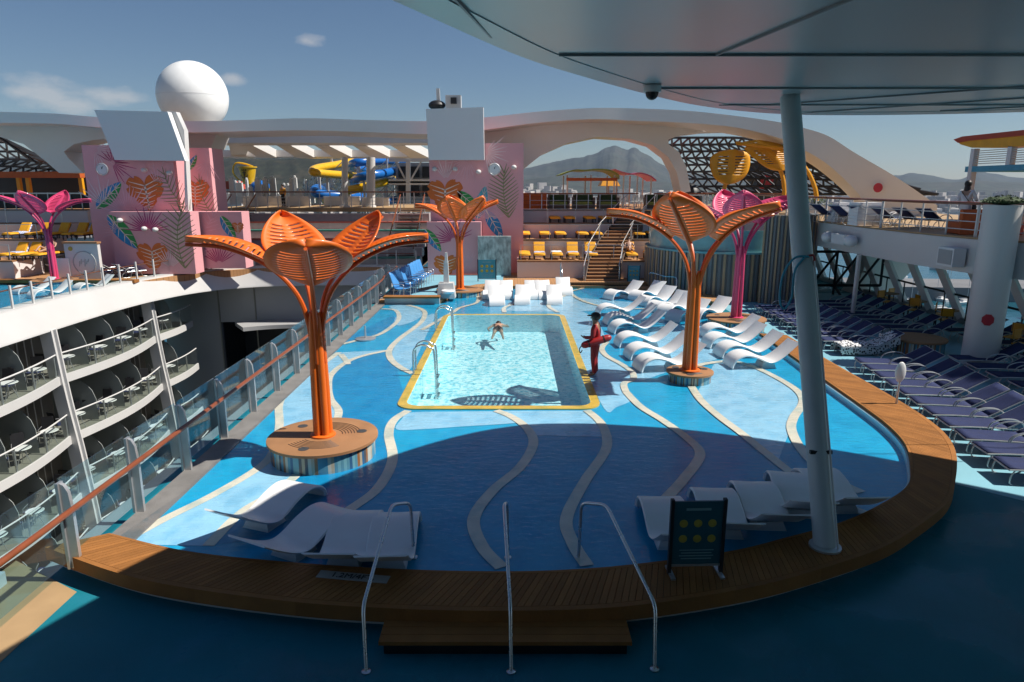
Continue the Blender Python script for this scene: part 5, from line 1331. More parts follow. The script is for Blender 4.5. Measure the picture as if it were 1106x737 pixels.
# ================================================================ white arch
ar = thing('white_arch', 'huge white curved arch spanning the ship with a beige underside', 'arch', (-13, 45, 3.6))
top = [(-60, 119), (0, 121), (60, 123), (110, 127), (200, 131), (260, 130), (330, 128), (400, 130), (470, 131), (525, 127), (580, 121), (640, 117), (690, 117.5), (743, 120), (795, 125.5), (840, 132), (866, 138), (894, 147), (921, 164), (945, 178), (962, 188), (985, 203), (1012, 222)]
bot = [(-60, 133), (0, 133), (60, 134), (110, 138), (200, 143), (260, 142), (330, 141), (400, 143), (470, 145), (525, 140), (580, 133), (640, 129), (690, 131), (743, 133), (795, 138), (840, 149), (866, 161), (894, 178), (921, 203), (940, 226), (960, 240), (985, 243), (1012, 244)]
YF = lambda x: 43.0 if x < 700 else 43.0 - 6.5 * ((x - 700) / 312) ** 1.3
def path3(pts): return [D(x, y, YF(x)) for x, y in pts]
T, B_ = catmull(path3(top), 5), catmull(path3(bot), 5)
rings = []
for a, b in zip(T, B_):
    dep = 5.0 if a.x < 10 else max(1.2, 5.0 - (a.x - 10) * .4)
    rings.append([b, a, Vector((a.x, a.y + dep, a.z - .1)), Vector((b.x, b.y + dep, b.z + .0)), Vector((b.x, b.y + dep * .5, b.z + .05))])
MB().loft(rings).build('arch_beam', 'arch_white', ar)
def plate(px, Y, dep, nm):
    return MB().extrude([D(x, y, Y) for x, y in px], (0, dep, 0)).build(nm, 'arch_white', ar)
plate([(515, 138), (580, 131), (640, 127.5), (700, 129), (760, 136), (800, 141), (765, 142), (735, 146), (722, 151), (722, 156), (733, 164), (741, 180), (746, 207), (736, 209), (731, 187), (722, 170), (705, 157), (680, 150), (645, 148), (612, 155), (585, 167), (560, 187), (540, 209), (515, 209)], 46, 2.2, 'arch_web')
plate([(-60, 131), (0, 132), (60, 133), (110, 137), (200, 142), (235, 142), (228, 160), (205, 170), (150, 170), (112, 150), (98, 152), (80, 156), (69, 164), (74, 171), (90, 187), (64, 187), (49, 174), (26, 156), (0, 148), (-60, 142)], 46, 2.2, 'arch_web')
MB().lathe([(0, 0), (.25, 0), (.25, .03), (0, .03)], n=20).build('red_dot', 'red_dot', ar, world=False)
rd = ar.children[-1]; q = D(948, 203, YF(948) - .35); rd.rotation_euler = (PI / 2, 0, 0); rd.location = q - ar.location
MB().extrude([D(x, y, 35) for x, y in ((940, 272), (1006, 276), (985, 292), (955, 322), (945, 340), (905, 340), (925, 310))], (0, 1.2, 0)).build('arch_foot', 'arch_white', ar)
# ribbed underside in the middle
rb = thing('ribbed_canopy', 'white ribbed canopy with slanting openings behind the arch', 'canopy', (-13, 56, 3.6))
a, b = D(236, 166, 60), D(462, 166, 60)
MB().box(((a.x + b.x) / 2, 62, a.z), (b.x - a.x, 4, .55)).build('rear_beam', 'arch_white', rb)
a2, b2 = D(215, 152, 51), D(470, 152, 51)
MB().box(((a2.x + b2.x) / 2, 51.2, a2.z), (b2.x - a2.x, 3.2, .5)).build('front_beam', 'arch_white', rb)
for k, px in enumerate((262, 303, 344, 385, 426)):
    q0, q1 = D(px - 4, 153, 52.5), D(px + 20, 167, 60.5)
    MB().extrude([q0 + Vector((0, 0, -.3)), q0 + Vector((1.0, 0, -.3)), q1 + Vector((1.4, 0, -.3)), q1 + Vector((-.2, 0, -.3))], (0, 0, .65)).build('rib', 'arch_white', rb)
MB().extrude([D(246, 152, 52), D(272, 152, 52), D(266, 168, 60), D(250, 168, 60)], (0, 0, .5)).build('end_plate', 'arch_white', rb)

# dark lattice domes
def lattice(name, label, S, nu, nv, r_):
    t = thing(name, label, 'lattice', tuple(S(.5, 0)))
    mb = MB()
    P = [[S(i / nu, j / nv) for i in range(nu + 1)] for j in range(nv + 1)]
    for j in range(nv + 1):
        for i in range(nu): mb.tube([P[j][i], P[j][i + 1]], r_, 5)
    for j in range(nv):
        for i in range(nu):
            mb.tube([P[j][i], P[j + 1][min(nu, i + (j % 2))]], r_ * .9, 5); mb.tube([P[j][i + 1], P[j + 1][i + (j % 2)]], r_ * .9, 5)
    mb.build('lattice_bars', 'dark_metal', t)
    return t
def S_right(u, v):
    # half dome between the deck edge (v=0) and the arch (v=1)
    b0 = D(738 + 275 * u, 210, 56 - 15 * u); tx = 716 + 190 * u; ty = 149 + 75 * max(0, u - .42) ** 1.45
    t0_ = D(tx, ty, 50 - 5 * u); q = b0.lerp(t0_, v); q.y += 2.5 * math.sin(PI * v) * (1 - .5 * u); q.z += .25 * math.sin(PI * v); return q
lattice('lattice_dome', 'dark steel lattice dome behind the yellow leaves on the right', S_right, 20, 8, .085)
def S_left(u, v):
    b0 = D(-60 + 128 * u, 187, 56); t0_ = D(-60 + 100 * u, 142 + 34 * max(0, u - .5) * 2, 48); q = b0.lerp(t0_, v); q.y += 3 * math.sin(PI * v); return q
lattice('lattice_dome', 'dark steel lattice dome under the left end of the arch', S_left, 9, 5, .09)
def S_low(u, v):
    return D(872 + 75 * u, 342, 36 - 2 * u).lerp(D(880 + 75 * u, 272, 34 - 2 * u), v)
lattice('lattice_screen', 'dark steel lattice at the ship side below the upper right deck', S_low, 3, 2, .07)

# radome
c = D(208.5, 104.5, 62)
t = thing('radome', 'large white antenna ball above the left mural tower', 'radome', (c.x, c.y, c.z - 3))
rr_ = 34.2 / FPX * 62 * 1.0
MB().sphere(c, rr_, 48, 32).build('ball', 'white_plastic', t)
MB().lathe([(1.6, -3.8), (1.6, -2.3), (0, -2.3)], c, 24).build('foot', 'white_paint', t)
MB().lathe([(rr_ + .012, -.03), (rr_ + .012, .03)], c, 48).build('seam', 'grey_panel', t)

# ================================================================ water park beyond the bridge
def slide(label, px, col, r_=.62):
    r_ *= .68
    pts = [D(x, y, Y) for x, y, Y in px]; t = thing('water_slide', label, 'water slide', (pts[0].x, pts[0].y, 3.6))
    MB().tube(catmull(pts, 8), r_, 12).build('tube', col, t)
    g = MB()
    for p in pts[::2]: g.beam((p.x, p.y + .4, 0), (p.x, p.y + .4, p.z), .2)
    g.build('support', 'white_paint', t); return t
slide('yellow water slide tube curling through the upper left of the slide tower', [(388, 172, 74), (365, 178, 70), (343, 182, 66), (338, 186, 64), (352, 188, 65), (375, 190, 68), (394, 193, 72), (385, 198, 76)], 'slide_yellow', .55)
slide('blue water slide tube looping high through the slide tower', [(440, 175, 74), (410, 174, 70), (385, 176, 68), (380, 180, 72), (398, 184, 76)], 'slide_blue', .6)
slide('blue water slide tube sweeping down in the middle of the slide tower', [(428, 185, 70), (412, 188, 66), (392, 191, 65), (382, 197, 68), (395, 200, 74)], 'slide_blue', .6)
slide('yellow water slide tube sweeping down at the right of the slide tower', [(376, 206, 66), (395, 202, 66), (415, 197, 68), (424, 195, 72), (424, 190, 76)], 'slide_yellow', .6)
slide('lower blue water slide tube at the left of the slide tower', [(352, 203, 72), (341, 204, 67), (342, 209, 65), (360, 211, 66), (385, 213, 68), (400, 213, 72)], 'slide_blue', .6)
slide('lowest yellow water slide tube behind the white rails', [(340, 212, 70), (352, 216, 68), (375, 217, 68), (386, 221, 66)], 'slide_yellow', .6)
slide('pale blue water slide end right of the thick column', [(404, 220, 68), (420, 217, 68), (440, 213, 70)], 'slide_blue', .5)
fr = thing('slide_tower', 'white steel frame tower carrying the water slides', 'tower', (D(400, 210, 72).x, 72, 3.6))
mb = MB(); rnd = random.Random(4)
cols_ = [358, 372, 388, 404, 418, 430]
for k, px in enumerate(cols_):
    for Y in (69, 75): mb.beam(D(px, 221, Y), D(px, 170 + 3 * (k % 2), Y), .16)
    if k:
        for y0, y1 in ((214, 200), (200, 186), (186, 173)):
            mb.beam(D(cols_[k - 1], y0, 69), D(px, y1, 69), .09); mb.beam(D(cols_[k - 1], y1, 75), D(px, y0, 75), .09); mb.beam(D(cols_[k - 1], y1, 72), D(px, y1, 72), .1)
mb.build('frame', 'white_paint', fr)
mb = MB()
for k in range(26):
    x0 = rnd.uniform(325, 365); mb.beam(D(x0, rnd.uniform(198, 221), 78), D(x0 + rnd.uniform(-6, 22), rnd.uniform(180, 205), 78), .08)
mb.build('diagonal_stairs', 'white_paint', fr)
ds = thing('deck_house', 'grey deck house with dark windows and white beams behind the bridge on the right', 'deck house', (D(445, 200, 66).x, 66, 3.6))
a, b = D(427, 176, 68), D(470, 222, 68)
MB().box(((a.x + b.x) / 2, 70, (a.z + b.z) / 2), (b.x - a.x, 4, a.z - b.z)).build('wall', 'hull_grey', ds)
for y0, y1 in ((180, 192), (200, 212)):
    for k in range(3):
        p, q = D(430 + 13 * k, y0, 67.7), D(440 + 13 * k, y1, 67.7); MB().box(((p.x + q.x) / 2, 67.9, (p.z + q.z) / 2), (q.x - p.x, .3, p.z - q.z)).build('window', 'black', ds)
mb = MB(); 
for y in (173, 196, 198): mb.beam(D(420, y, 66), D(470, y, 66), .35)
mb.beam(D(441, 172, 66), D(441, 222, 66), .4); mb.beam(D(443, 196, 66), D(456, 173, 66), .15); mb.beam(D(439, 196, 66), D(427, 173, 66), .15)
mb.build('white_beam', 'white_paint', ds)
# tipping bucket
c = D(268, 190, 72)
t = thing('tipping_bucket', 'big yellow tipping bucket with a black anchor mark in the water play area', 'bucket', (c.x, c.y, 3.6))
MB().lathe([(.55, -.85), (.85, .75), (.95, .8), (.95, .9), (.8, .9), (.75, .7), (0, .6)], c, 20).build('bucket_body', 'slide_yellow', t)
MB().tube(catmull([c + Vector((-.9, 0, -.5)), c + Vector((-1.5, 0, .3)), c + Vector((-1.2, 0, 1.2)), c + Vector((-.3, 0, 1.2)), c + Vector((.6, 0, .9))], 6), .08, 8).build('handle', 'slide_yellow', t)
an = MB(); f0 = c + Vector((-.05, -.86, .1))
an.beam(f0 + Vector((0, 0, -.35)), f0 + Vector((0, .0, .35)), .09, .06).beam(f0 + Vector((-.2, 0, .18)), f0 + Vector((.2, 0, .18)), .07, .06)
an.tube([f0 + Vector((.34 * math.cos(a_), 0, .0 + .34 * math.sin(a_))) for a_ in [PI + PI * k / 8 for k in range(9)]], .045, 6)
for s in (-.16, 0, .16): an.beam(f0 + Vector((s, 0, .34)), f0 + Vector((s * 1.3, 0, .52)), .07, .05)
an.build('anchor_mark', 'ink', t)
MB().lathe([(.5, 0), (.42, .5), (0, .5)], (c.x, c.y, c.z - 1.9), 14).build('red_stand', 'cabana_red', t); MB().tube([(c.x, c.y + .4, 3), (c.x, c.y + .4, c.z - .6)], .18, 8).build('pole', 'slide_yellow', t)
pk = thing('splash_shelter', 'small blue domed shelter with yellow spout beside the bucket', 'shelter', (D(282, 205, 72).x, 72, 3.6))
c = D(281, 203, 72); MB().sphere(c, (1.1, .9, .75), 14, 8).build('blue_dome', 'slide_blue', pk); c = D(284, 205, 71); MB().box(c, (1.5, .5, .25)).build('spout', 'slide_yellow', pk)
MB().tube([(c.x, 72, 3.2), (c.x, 72, c.z)], .15, 8).build('pole', 'white_paint', pk)
rs = thing('red_roof_house', 'low house with a red roof behind the bucket', 'house', (D(252, 207, 78).x, 78, 3.6))
a, b = D(240, 210, 78), D(262, 210, 78); MB().box(((a.x + b.x) / 2, 79, 3.9), (b.x - a.x, 3, 2.0)).build('wall', 'terrace_wall', rs)
MB().extrude([(a.x - .3, 77.2, 4.85), (b.x + .3, 77.2, 4.85), (b.x - .6, 77.2, 5.7), (a.x + .6, 77.2, 5.7)], (0, 3.6, 0)).build('roof', 'cabana_red', rs)
rnd = random.Random(9)
for k in range(26):
    q = D(236 + 4 * k, 215 + rnd.uniform(-3, 3), 66 + rnd.uniform(-3, 3)); w_, h_ = rnd.uniform(.1, .9), rnd.uniform(.6, 2.4)
    o = MB().box((q.x, q.y, 3.6 + h_ / 2), (w_, .4, h_), taper=.8).lathe([(.0, 0), (.12, 0), (.12, .15), (0, .2)], (q.x, q.y, 3.6 + h_), 8).build('splash_post', 'white_paint')
    tag(o, 'white splash park fitting behind the bridge rails on the left', 'fitting', 'white splash park fittings')
# ================================================================ top terrace furniture: green and pink cabanas
def cabana(name, label, x0, x1, prof, col, Y, dep):
    t = thing(name, label, 'cabana', (D((x0 + x1) / 2, 200, Y).x, Y, 3.66))
    c_ = catmull([D(x, y, Y) for x, y in prof], 6)
    MB().loft([[p, p + Vector((0, 0, .1)), p + Vector((0, dep, .1)), p + Vector((0, dep, 0))] for p in c_]).build('curved_roof', col, t)
    for px in (x0, (x0 + x1) / 2, x1):
        for dy in (.3, dep - .3):
            b = D(px, 200, Y); z1 = min(p.z for p in c_ if True) + .15
            MB().beam((b.x, Y + dy, 3.66), (b.x, Y + dy, max(z1, 6.0)), .1).build('post', 'terrace_wall', t)
    return t
g_ = cabana('green_cabana', 'olive green curved cabana roof on posts on the top terrace', 613, 664, [(605, 190), (620, 185), (632, 185), (645, 184), (658, 185), (668, 190), (669, 194)], 'green_roof', 51, 4.5)
b0, b1 = D(612, 194, 51), D(667, 194, 51); MB().box(((b0.x + b1.x) / 2, 51.2, b0.z), (b1.x - b0.x, .12, .22)).build('orange_fascia', 'cabana_orange', g_)
cabana('pink_cabana', 'pink wavy cabana roof right of the green one', 674, 704, [(664, 184), (672, 187), (682, 189), (692, 188), (702, 191), (709, 196)], 'pink_roof', 53, 4)
t = thing('orange_parasol', 'small orange roof between the green and pink cabanas', 'parasol', (D(655, 198, 58).x, 58, 3.66))
a, b = D(647, 198, 58), D(668, 198, 58); MB().box(((a.x + b.x) / 2, 58, a.z), (b.x - a.x, 2, .5), taper=.7).build('roof', 'cabana_yellow', t); MB().beam(((a.x + b.x) / 2, 58, 3.6), ((a.x + b.x) / 2, 58, a.z), .12).build('post', 'alu', t)
for i, (x0, x1) in enumerate(((592, 614), (619, 641), (646, 667), (697, 722))):
    a, b = D(x0, 220, 48), D(x1, 220, 48); t = thing('sofa', 'wooden sofa with green cushions on the top terrace, %s from the left' % ORD[i], 'sofa', ((a.x + b.x) / 2, 48, 3.66), 0, 'green sofas on the top terrace')
    w_ = b.x - a.x
    MB().box((0, .4, .5), (w_, .12, 1.0)).box((-w_ / 2, 0, .4), (.12, .9, .8)).box((w_ / 2, 0, .4), (.12, .9, .8)).box((0, 0, .2), (w_, .8, .2)).build('wooden_frame', 'stair_dark', t, world=False)
    MB().box((0, -.05, .4), (w_ - .2, .75, .22)).build('seat_cushion', 'green_roof', t, world=False, bevel=.05); MB().box((0, .25, .72), (w_ - .2, .2, .5)).build('back_cushion', 'bush', t, world=False, bevel=.05)
tb = MB(); 
t = thing('cafe_set', 'pale cafe chairs round a table before the pink cabana', 'chairs', (D(682, 218, 49).x, 49, 3.66))
for k in range(4):
    x = -.9 + .6 * k; tb.box((x, (k % 2) * .5, .45), (.4, .4, .05)).box((x, (k % 2) * .5 + .2, .7), (.4, .04, .45))
    for sx in (-.18, .18): tb.beam((x + sx, (k % 2) * .5 - .15, 0), (x + sx, (k % 2) * .5 - .15, .45), .04)
tb.build('chair_frames', 'white_paint', t, world=False)
t = thing('orange_bin', 'orange red cabinet on the top terrace next to the right mural tower', 'cabinet', (D(577, 214, 48.5).x, 48.5, 3.66))
MB().box((0, 0, .55), (1.7, .6, 1.1)).build('body', 'orange', t, world=False); MB().box((0, -.31, .3), (1.6, .02, .06)).box((0, -.31, .6), (1.6, .02, .06)).box((0, -.31, .85), (1.6, .02, .06)).build('slats', 'orange_rib', t, world=False)
tr2 = thing('top_terrace_railing', 'slim steel and wood railing along the top terrace', 'railing', (4, 46.3, 3.7)); g = MB()
for k in range(11): MB().beam((1.2 + 1.25 * k * .62, 46.35, 3.66), (1.2 + 1.25 * k * .62, 46.35, 4.72), .05).build('post', 'alu', tr2)
for k in range(9): MB().beam((9.6 + 1.1 * k, 46.2, 3.66), (9.6 + 1.1 * k, 46.2, 4.72), .05).build('post', 'alu', tr2)
for z in (4.0, 4.3): g.beam((1.2, 46.35, z), (8.2, 46.35, z), .02)
g.build('bars', 'alu', tr2); MB().beam((1.0, 46.35, 4.74), (8.4, 46.35, 4.74), .08).beam((9.4, 46.2, 4.74), (18.4, 46.2, 4.74), .08).build('wooden_rail', 'wood_rail', tr2)

# yellow leaf sculptures on the upper deck
def paddle(label, leaf_px, Y, pole, ang):
    t = thing('yellow_leaf_sculpture', label, 'leaf sculpture', (D(pole[0][0], pole[0][1], Y).x, Y, 3.66), 0, 'yellow leaf sculptures')
    MB().tube(catmull([D(x, y, Y + .1) for x, y in pole], 8), [.15 - .06 * k / ((len(pole) - 1) * 8) for k in range((len(pole) - 1) * 8 + 1)], 8).build('stem', 'yellow_leaf', t)
    if leaf_px:
        c_ = catmull([D(x, y, Y) for x, y in leaf_px], 8, True); cen = sum(c_, Vector()) / len(c_)
        n_ = len(c_)
        def fn(u, v):
            # horizontal slats across the outline
            z0 = min(p.z for p in c_); z1 = max(p.z for p in c_); z = z0 + (z1 - z0) * v
            xs = []
            for k in range(n_):
                p, q = c_[k], c_[(k + 1) % n_]
                if (p.z - z) * (q.z - z) <= 0 and abs(p.z - q.z) > 1e-6: xs.append(p.x + (q.x - p.x) * (z - p.z) / (q.z - p.z))
            a, b = (min(xs), max(xs)) if xs else (cen.x, cen.x)
            x = a + (b - a) * u; return Vector((x, Y - .35 * (1 - (2 * u - 1) ** 2) + ang * (z - z0), z))
        MB().grid(fn, 12, 36, keep=lambda i, j: not (j % 3 == 1 and 8 < j < 30 and (1 < i < 5 or 6 < i < 10))).build('leaf_blade', 'yellow_leaf', t, solid=.04)
    return t
paddle('round yellow leaf on a straight stem on the upper deck, left of the grey pillar', [(767, 172), (778, 164), (795, 162), (809, 168), (808, 185), (798, 196), (782, 199), (770, 190)], 44, [(781, 224), (782, 205), (786, 190), (790, 175)], .0)
paddle('drooping yellow leaf with arched stem behind the grey pillar', [(805, 160), (825, 158), (850, 163), (858, 175), (848, 184), (832, 183), (818, 174)], 43, [(845, 222), (847, 205), (843, 185), (830, 168), (812, 158), (797, 155), (797, 154)], .12)
paddle('yellow arched stem coming down right of the grey pillar on the upper deck', [(800, 155), (815, 152), (835, 154), (850, 160), (830, 160), (812, 158)], 42, [(882, 217), (880, 203), (872, 185), (860, 172), (845, 163), (820, 156)], .05)
t = thing('dome_pod', 'black domed pod on the upper deck left of the yellow leaf', 'pod', (D(744, 215, 50).x, 50, 3.66))
c = D(744, 216, 50); MB().sphere((c.x, 50, 4.2), (.95, .9, 1.25), 18, 12).build('shell', 'black', t); g = MB()
for s in (-.85, .85): g.beam((c.x + s, 49.1, 3.66), (c.x + s, 49.1, 4.7), .08)
g.beam((c.x - .85, 49.1, 4.6), (c.x + .85, 49.1, 4.6), .08); g.build('frame', 'white_paint', t)
dk2 = thing('dark_pavilion', 'dark pavilion with red panels behind the yellow leaves', 'pavilion', (D(830, 200, 55).x, 55, 3.66))
MB().extrude([D(x, y, 54) for x, y in ((800, 178), (845, 172), (862, 185), (850, 190), (838, 222), (812, 222), (818, 196), (800, 190))], (0, 2.5, 0)).build('body', 'dark_metal', dk2)
MB().extrude([D(x, y, 53.9) for x, y in ((822, 190), (838, 188), (832, 204), (820, 204))], (0, .1, 0)).build('red_panel', 'red_cloth', dk2)
for i, (px, Y) in enumerate(((785, 46), (878, 41))):
    a = D(px, 222, Y); t = thing('planter', 'low planter with green plants %s' % ('under the round yellow leaf' if i == 0 else 'at the foot of the arched yellow stem'), 'planter', (a.x, Y, 3.66))
    MB().box((0, 0, .25), (2.0, .6, .5)).build('box', 'grey_panel', t, world=False); g = MB(); rnd = random.Random(i)
    for k in range(160):
        a_ = rnd.uniform(0, 6.28); x, y, z = rnd.uniform(-.95, .95), rnd.uniform(-.3, .3), rnd.uniform(.45, .95); l = .16
        g.add([(x, y, z), (x + l * math.cos(a_), y + l * math.sin(a_), z + .07), (x + 1.6 * l * math.cos(a_), y + 1.6 * l * math.sin(a_), z - .02), (x + l * math.cos(a_ + .5), y + l * math.sin(a_ + .5), z + .05)], [(0, 1, 2, 3)])
    g.build('leaves', 'bush', t, world=False)

# ================================================================ striped tub
tc_ = (11.2, 36.3)
tub = thing('hot_tub', 'raised round hot tub with vertical striped wall and teal glass rim on the right', 'hot tub', (tc_[0], tc_[1], -.3))
A0, A1 = R(150), R(320)
wall = MB(); ns = 56
for k in range(ns):
    a = A0 + (A1 - A0) * k / ns; a2 = A0 + (A1 - A0) * (k + .55) / ns; r1, r2 = 4.0, 4.07
    hh = 2.1
    wall.add([(tc_[0] + r1 * math.cos(q), tc_[1] + r1 * math.sin(q), z) for z in (-.4, hh) for q in (a, a + (A1 - A0) / ns)], [(0, 1, 3, 2)], 0)
    wall.add([(tc_[0] + rr * math.cos(q), tc_[1] + rr * math.sin(q), z) for z in (-.4, hh) for rr, q in ((r1, a), (r2, a), (r2, a2), (r1, a2))], [(0, 1, 5, 4), (1, 2, 6, 5), (2, 3, 7, 6), (4, 5, 6, 7)], 1 if k % 2 == 0 else 0)
wall.build('striped_wall', ['stripe_dark', 'stripe_tan'], tub, smooth=0)
MB().lathe([(4.08, 2.1), (4.12, 2.2), (3.9, 2.2), (3.95, 3.2), (3.85, 3.2), (3.8, 2.1)], (tc_[0], tc_[1], 0), 48, 0, A0, A1).build('glass_band', 'tub_glass', tub)
MB().lathe([(3.84, 3.0), (3.84, 3.75), (3.7, 3.75), (3.7, 3.0)], (tc_[0], tc_[1], 0), 40, 0, R(215), R(262)).build('teal_screen', 'teal_tub', tub)
MB().lathe([(4.0, 2.05), (0, 2.05)], (tc_[0], tc_[1], 0), 40).build('tub_floor', 'grey_panel', tub)
rw = thing('striped_wall', 'taller striped wall curving right of the hot tub behind the grey pillar', 'wall', (13.5, 33, -.3))
wall = MB(); pth = resample(catmull([(11.7, 32.05, 0), (12.6, 31.6, 0), (13.6, 31.9, 0), (14.6, 33, 0), (14.9, 36, 0)], 10), 44)
for k in range(44):
    p, q = pth[k], pth[k + 1]; d = (q - p).normalized(); nrm = Vector((d.y, -d.x, 0)); h = p.lerp(q, .55)
    wall.add([(v.x, v.y, z) for z in (-.4, 3.95) for v in (p, q, q - nrm * .3, p - nrm * .3)], [(0, 1, 5, 4), (1, 2, 6, 5), (2, 3, 7, 6), (3, 0, 4, 7), (4, 5, 6, 7)], 0)
    p2, h2 = p + nrm * .07, h + nrm * .07
    wall.add([(v.x, v.y, z) for z in (-.4, 3.95) for v in (p2, h2, h, p)], [(0, 1, 5, 4), (1, 2, 6, 5), (3, 0, 4, 7), (4, 5, 6, 7)], 1 if k % 2 == 0 else 0)
wall.build('ribs', ['stripe_dark', 'stripe_tan'], rw, smooth=0)
for i, px in enumerate((727, 768)):
    t = thing('handrail', 'thin curved handrail before the striped tub wall, %s one' % ('left' if i == 0 else 'right'), 'handrail', (D(px, 320, 32).x, 32, .15), 0)
    x = D(px, 320, 33.4).x
    MB().tube(catmull([(x - 1.2, 33.6, 1.0), (x - 1.1, 33.4, 1.1), (x - .5, 33.2, .95), (x, 33, .9), (x, 32.9, .4), (x, 32.9, -.3)], 5), .025, 6).build('rail_tube', 'steel', t)

# ================================================================ right upper deck
inn = [(14.9, 62), (14.6, 46), (14.45, 38), (14.3, 32), (14.25, 27), (14.5, 23.5), (15.2, 20.6), (17.2, 17.6), (21, 15)]
ins = [(p.x, p.y) for p in catmull([(x, y, 0) for x, y in inn], 6)]
ud = thing('upper_right_deck', 'white fronted upper deck running along the right side above the shade', 'deck', (17, 28, 2.5))
poly = ins + [(25, 15), (25, 62)]
MB().prism(poly[::-1], 2.52, 3.6).build('white_fascia', 'white_paint', ud)
q = [(x + (.04 if i < len(ins) else 0), y) for i, (x, y) in enumerate(poly)]
MB().prism(q[::-1], 3.604, 3.66).build('deck_floor', 'tan_ledge', ud)
ur = thing('upper_deck_railing', 'white three bar railing with dark wooden top rail on the upper right deck', 'railing', (15, 28, 3.66))
rp = resample([Vector((x + .25, y, 3.66)) for x, y in ins], 40); g = MB()
for k, p in enumerate(rp): MB().tube([p, p + Vector((0, 0, 1.02))], .03 if k % 4 else .05, 6).build('post', 'white_paint', ur)
for z in (.22, .48, .74): g.tube([p + Vector((0, 0, z)) for p in rp], .017, 6)
g.build('bars', 'white_paint', ur); MB().tube([p + Vector((0, 0, 1.06)) for p in rp], .05, 8).build('wooden_rail', 'wood_rail', ur)
# fittings on the fascia
def on_fascia(px, py, z):
    best = min(ins, key=lambda p: abs(proj((p[0], p[1], z))[0] - px)); return Vector((best[0] - .02, best[1], z))
p = on_fascia(914, 258, 3.05); t = thing('floodlight_unit', 'grey twin floodlight unit on the white upper deck edge', 'light', (p.x, p.y, 3.05))
MB().box((-.2, 0, 0), (.3, 1.15, .42), bevel=0) if False else None
MB().box((-.2, 0, 0), (.3, 1.2, .42)).build('housing', 'grey_panel', t, world=False)
for s in (-1.05, 1.05): MB().sphere((-.3, s, .0), (.26, .3, .24), 14, 10).build('lamp_head', 'grey_panel', t, world=False)
p = on_fascia(1028, 270, 3.0); t = thing('speaker_box', 'grey box fixed to the white upper deck edge', 'box', (p.x, p.y, 3.0))
MB().box((-.2, 0, 0), (.4, .85, .6)).build('housing', 'grey_panel', t, world=False); MB().box((-.41, 0, .0), (.02, .7, .46)).build('grille', 'hull_grey', t, world=False)
p = on_fascia(873, 250, 3.05); t = thing('wall_label', 'tiny dark fittings on the left end of the white upper deck edge', 'fittings', (p.x, p.y, 3.1)); MB().box((-.03, 0, 0), (.05, .14, .1)).box((-.03, 0, -.2), (.05, .1, .06)).build('boxes', 'hull_grey', t, world=False)
# tapered white planters and panel
for i, px in enumerate((893, 918)):
    p = D(px, 240, 31.5 - 2.5 * i); t = thing('white_planter', 'white slatted planter on the upper right deck, %s' % ('tapered, just right of the grey pillar' if i == 0 else 'broad and square'), 'planter', (p.x + .6, p.y, 3.66))
    if i == 0:
        mb = MB()
        for k in range(7): mb.box((0, 0, .06 + .125 * k), (.95 - .055 * k, .9 - .05 * k, .115), taper=.93)
    else:
        mb = MB()
        for k in range(7): mb.box((0, 0, .06 + .135 * k), (1.05, .8, .125), taper=.97)
    mb.build('slats', 'white_plastic', t, world=False); MB().box((0, 0, .42), (.55, .55, .8)).build('core', 'grey_panel', t, world=False)
# cabana with yellow roof
cb2 = thing('yellow_roof_cabana', 'cabana with yellow red edged roof, blue beam and white louvres on the upper right deck', 'cabana', (17, 24, 3.66))
XC = 17.0
MB().extrude([(XC, y, z) for y, z in ((27.2, 6.98), (26.9, 6.80), (26.2, 6.64), (25, 6.57), (12, 6.57), (12, 7.0), (26.4, 7.0))], (4.2, 0, 0)).build('yellow_roof', 'cabana_yellow', cb2)
MB().extrude([(XC - .04, y, z) for y, z in ((27.3, 7.0), (27.0, 6.86), (26.4, 6.9), (12, 6.9), (12, 7.08), (26.8, 7.08))], (4.3, 0, 0)).build('red_edge', 'cabana_red', cb2)
MB().box((XC + .06, 19.2, 5.87), (.14, 14.4, .2)).box((XC + 1.9, 26.3, 5.87), (3.7, .14, .2)).build('blue_beam', 'cabana_blue', cb2)
for k in range(7): MB().box((XC + .1, 19.0, 6.06 + .075 * k), (.1, 14.0, .025)).build('louvre', 'white_paint', cb2)
for pts in (((XC + .08, 26.1, 6.6), (XC + .08, 26.1, 3.66)), ((XC + .1, 24.2, 6.6), (XC + .1, 24.2, 5.9)), ((XC + .1, 22.6, 5.8), (XC - .1, 23.3, 3.66)), ((XC + .1, 21.0, 6.6), (XC + .1, 21.0, 3.66)), ((XC + 3.6, 26.1, 6.6), (XC + 3.6, 26.1, 3.66))):
    MB().beam(pts[0], pts[1], .2).build('post', 'terrace_wall', cb2)
for i, (x0, x1, y0, y1, c_) in enumerate(((1040, 1061, 231, 250, 'cabana_orange'), (1087, 1106, 231, 251, 'red_bench'))):
    Yq = 23.2; a, b = D(x0, y0, Yq), D(x1, y1, Yq); t = thing('lounge_sofa', '%s sofa back in the cabana on the upper right deck' % ('orange' if i == 0 else 'red'), 'sofa', ((a.x + b.x) / 2, Yq, 3.66))
    w_ = b.x - a.x
    MB().box((0, .1, .42), (w_, .18, .84)).build('backrest', c_, t, world=False, bevel=.03); MB().box((0, .5, .22), (w_, .7, .4)).build('seat', c_, t, world=False, bevel=.03)
a = D(1041, 232, 23.6)
t = thing('person', 'woman with long dark hair and white top by the cabana post, upper right deck', 'person', (a.x, 23.6, 3.67), R(-60))
human(t, standing(relbow=(.26, .1, 1.16), rwrist=(.2, .3, 1.12), rhand=(.16, .36, 1.12)), 'skin', 'cloth_white', 'cloth_white', 'hair', hair_long=.28)
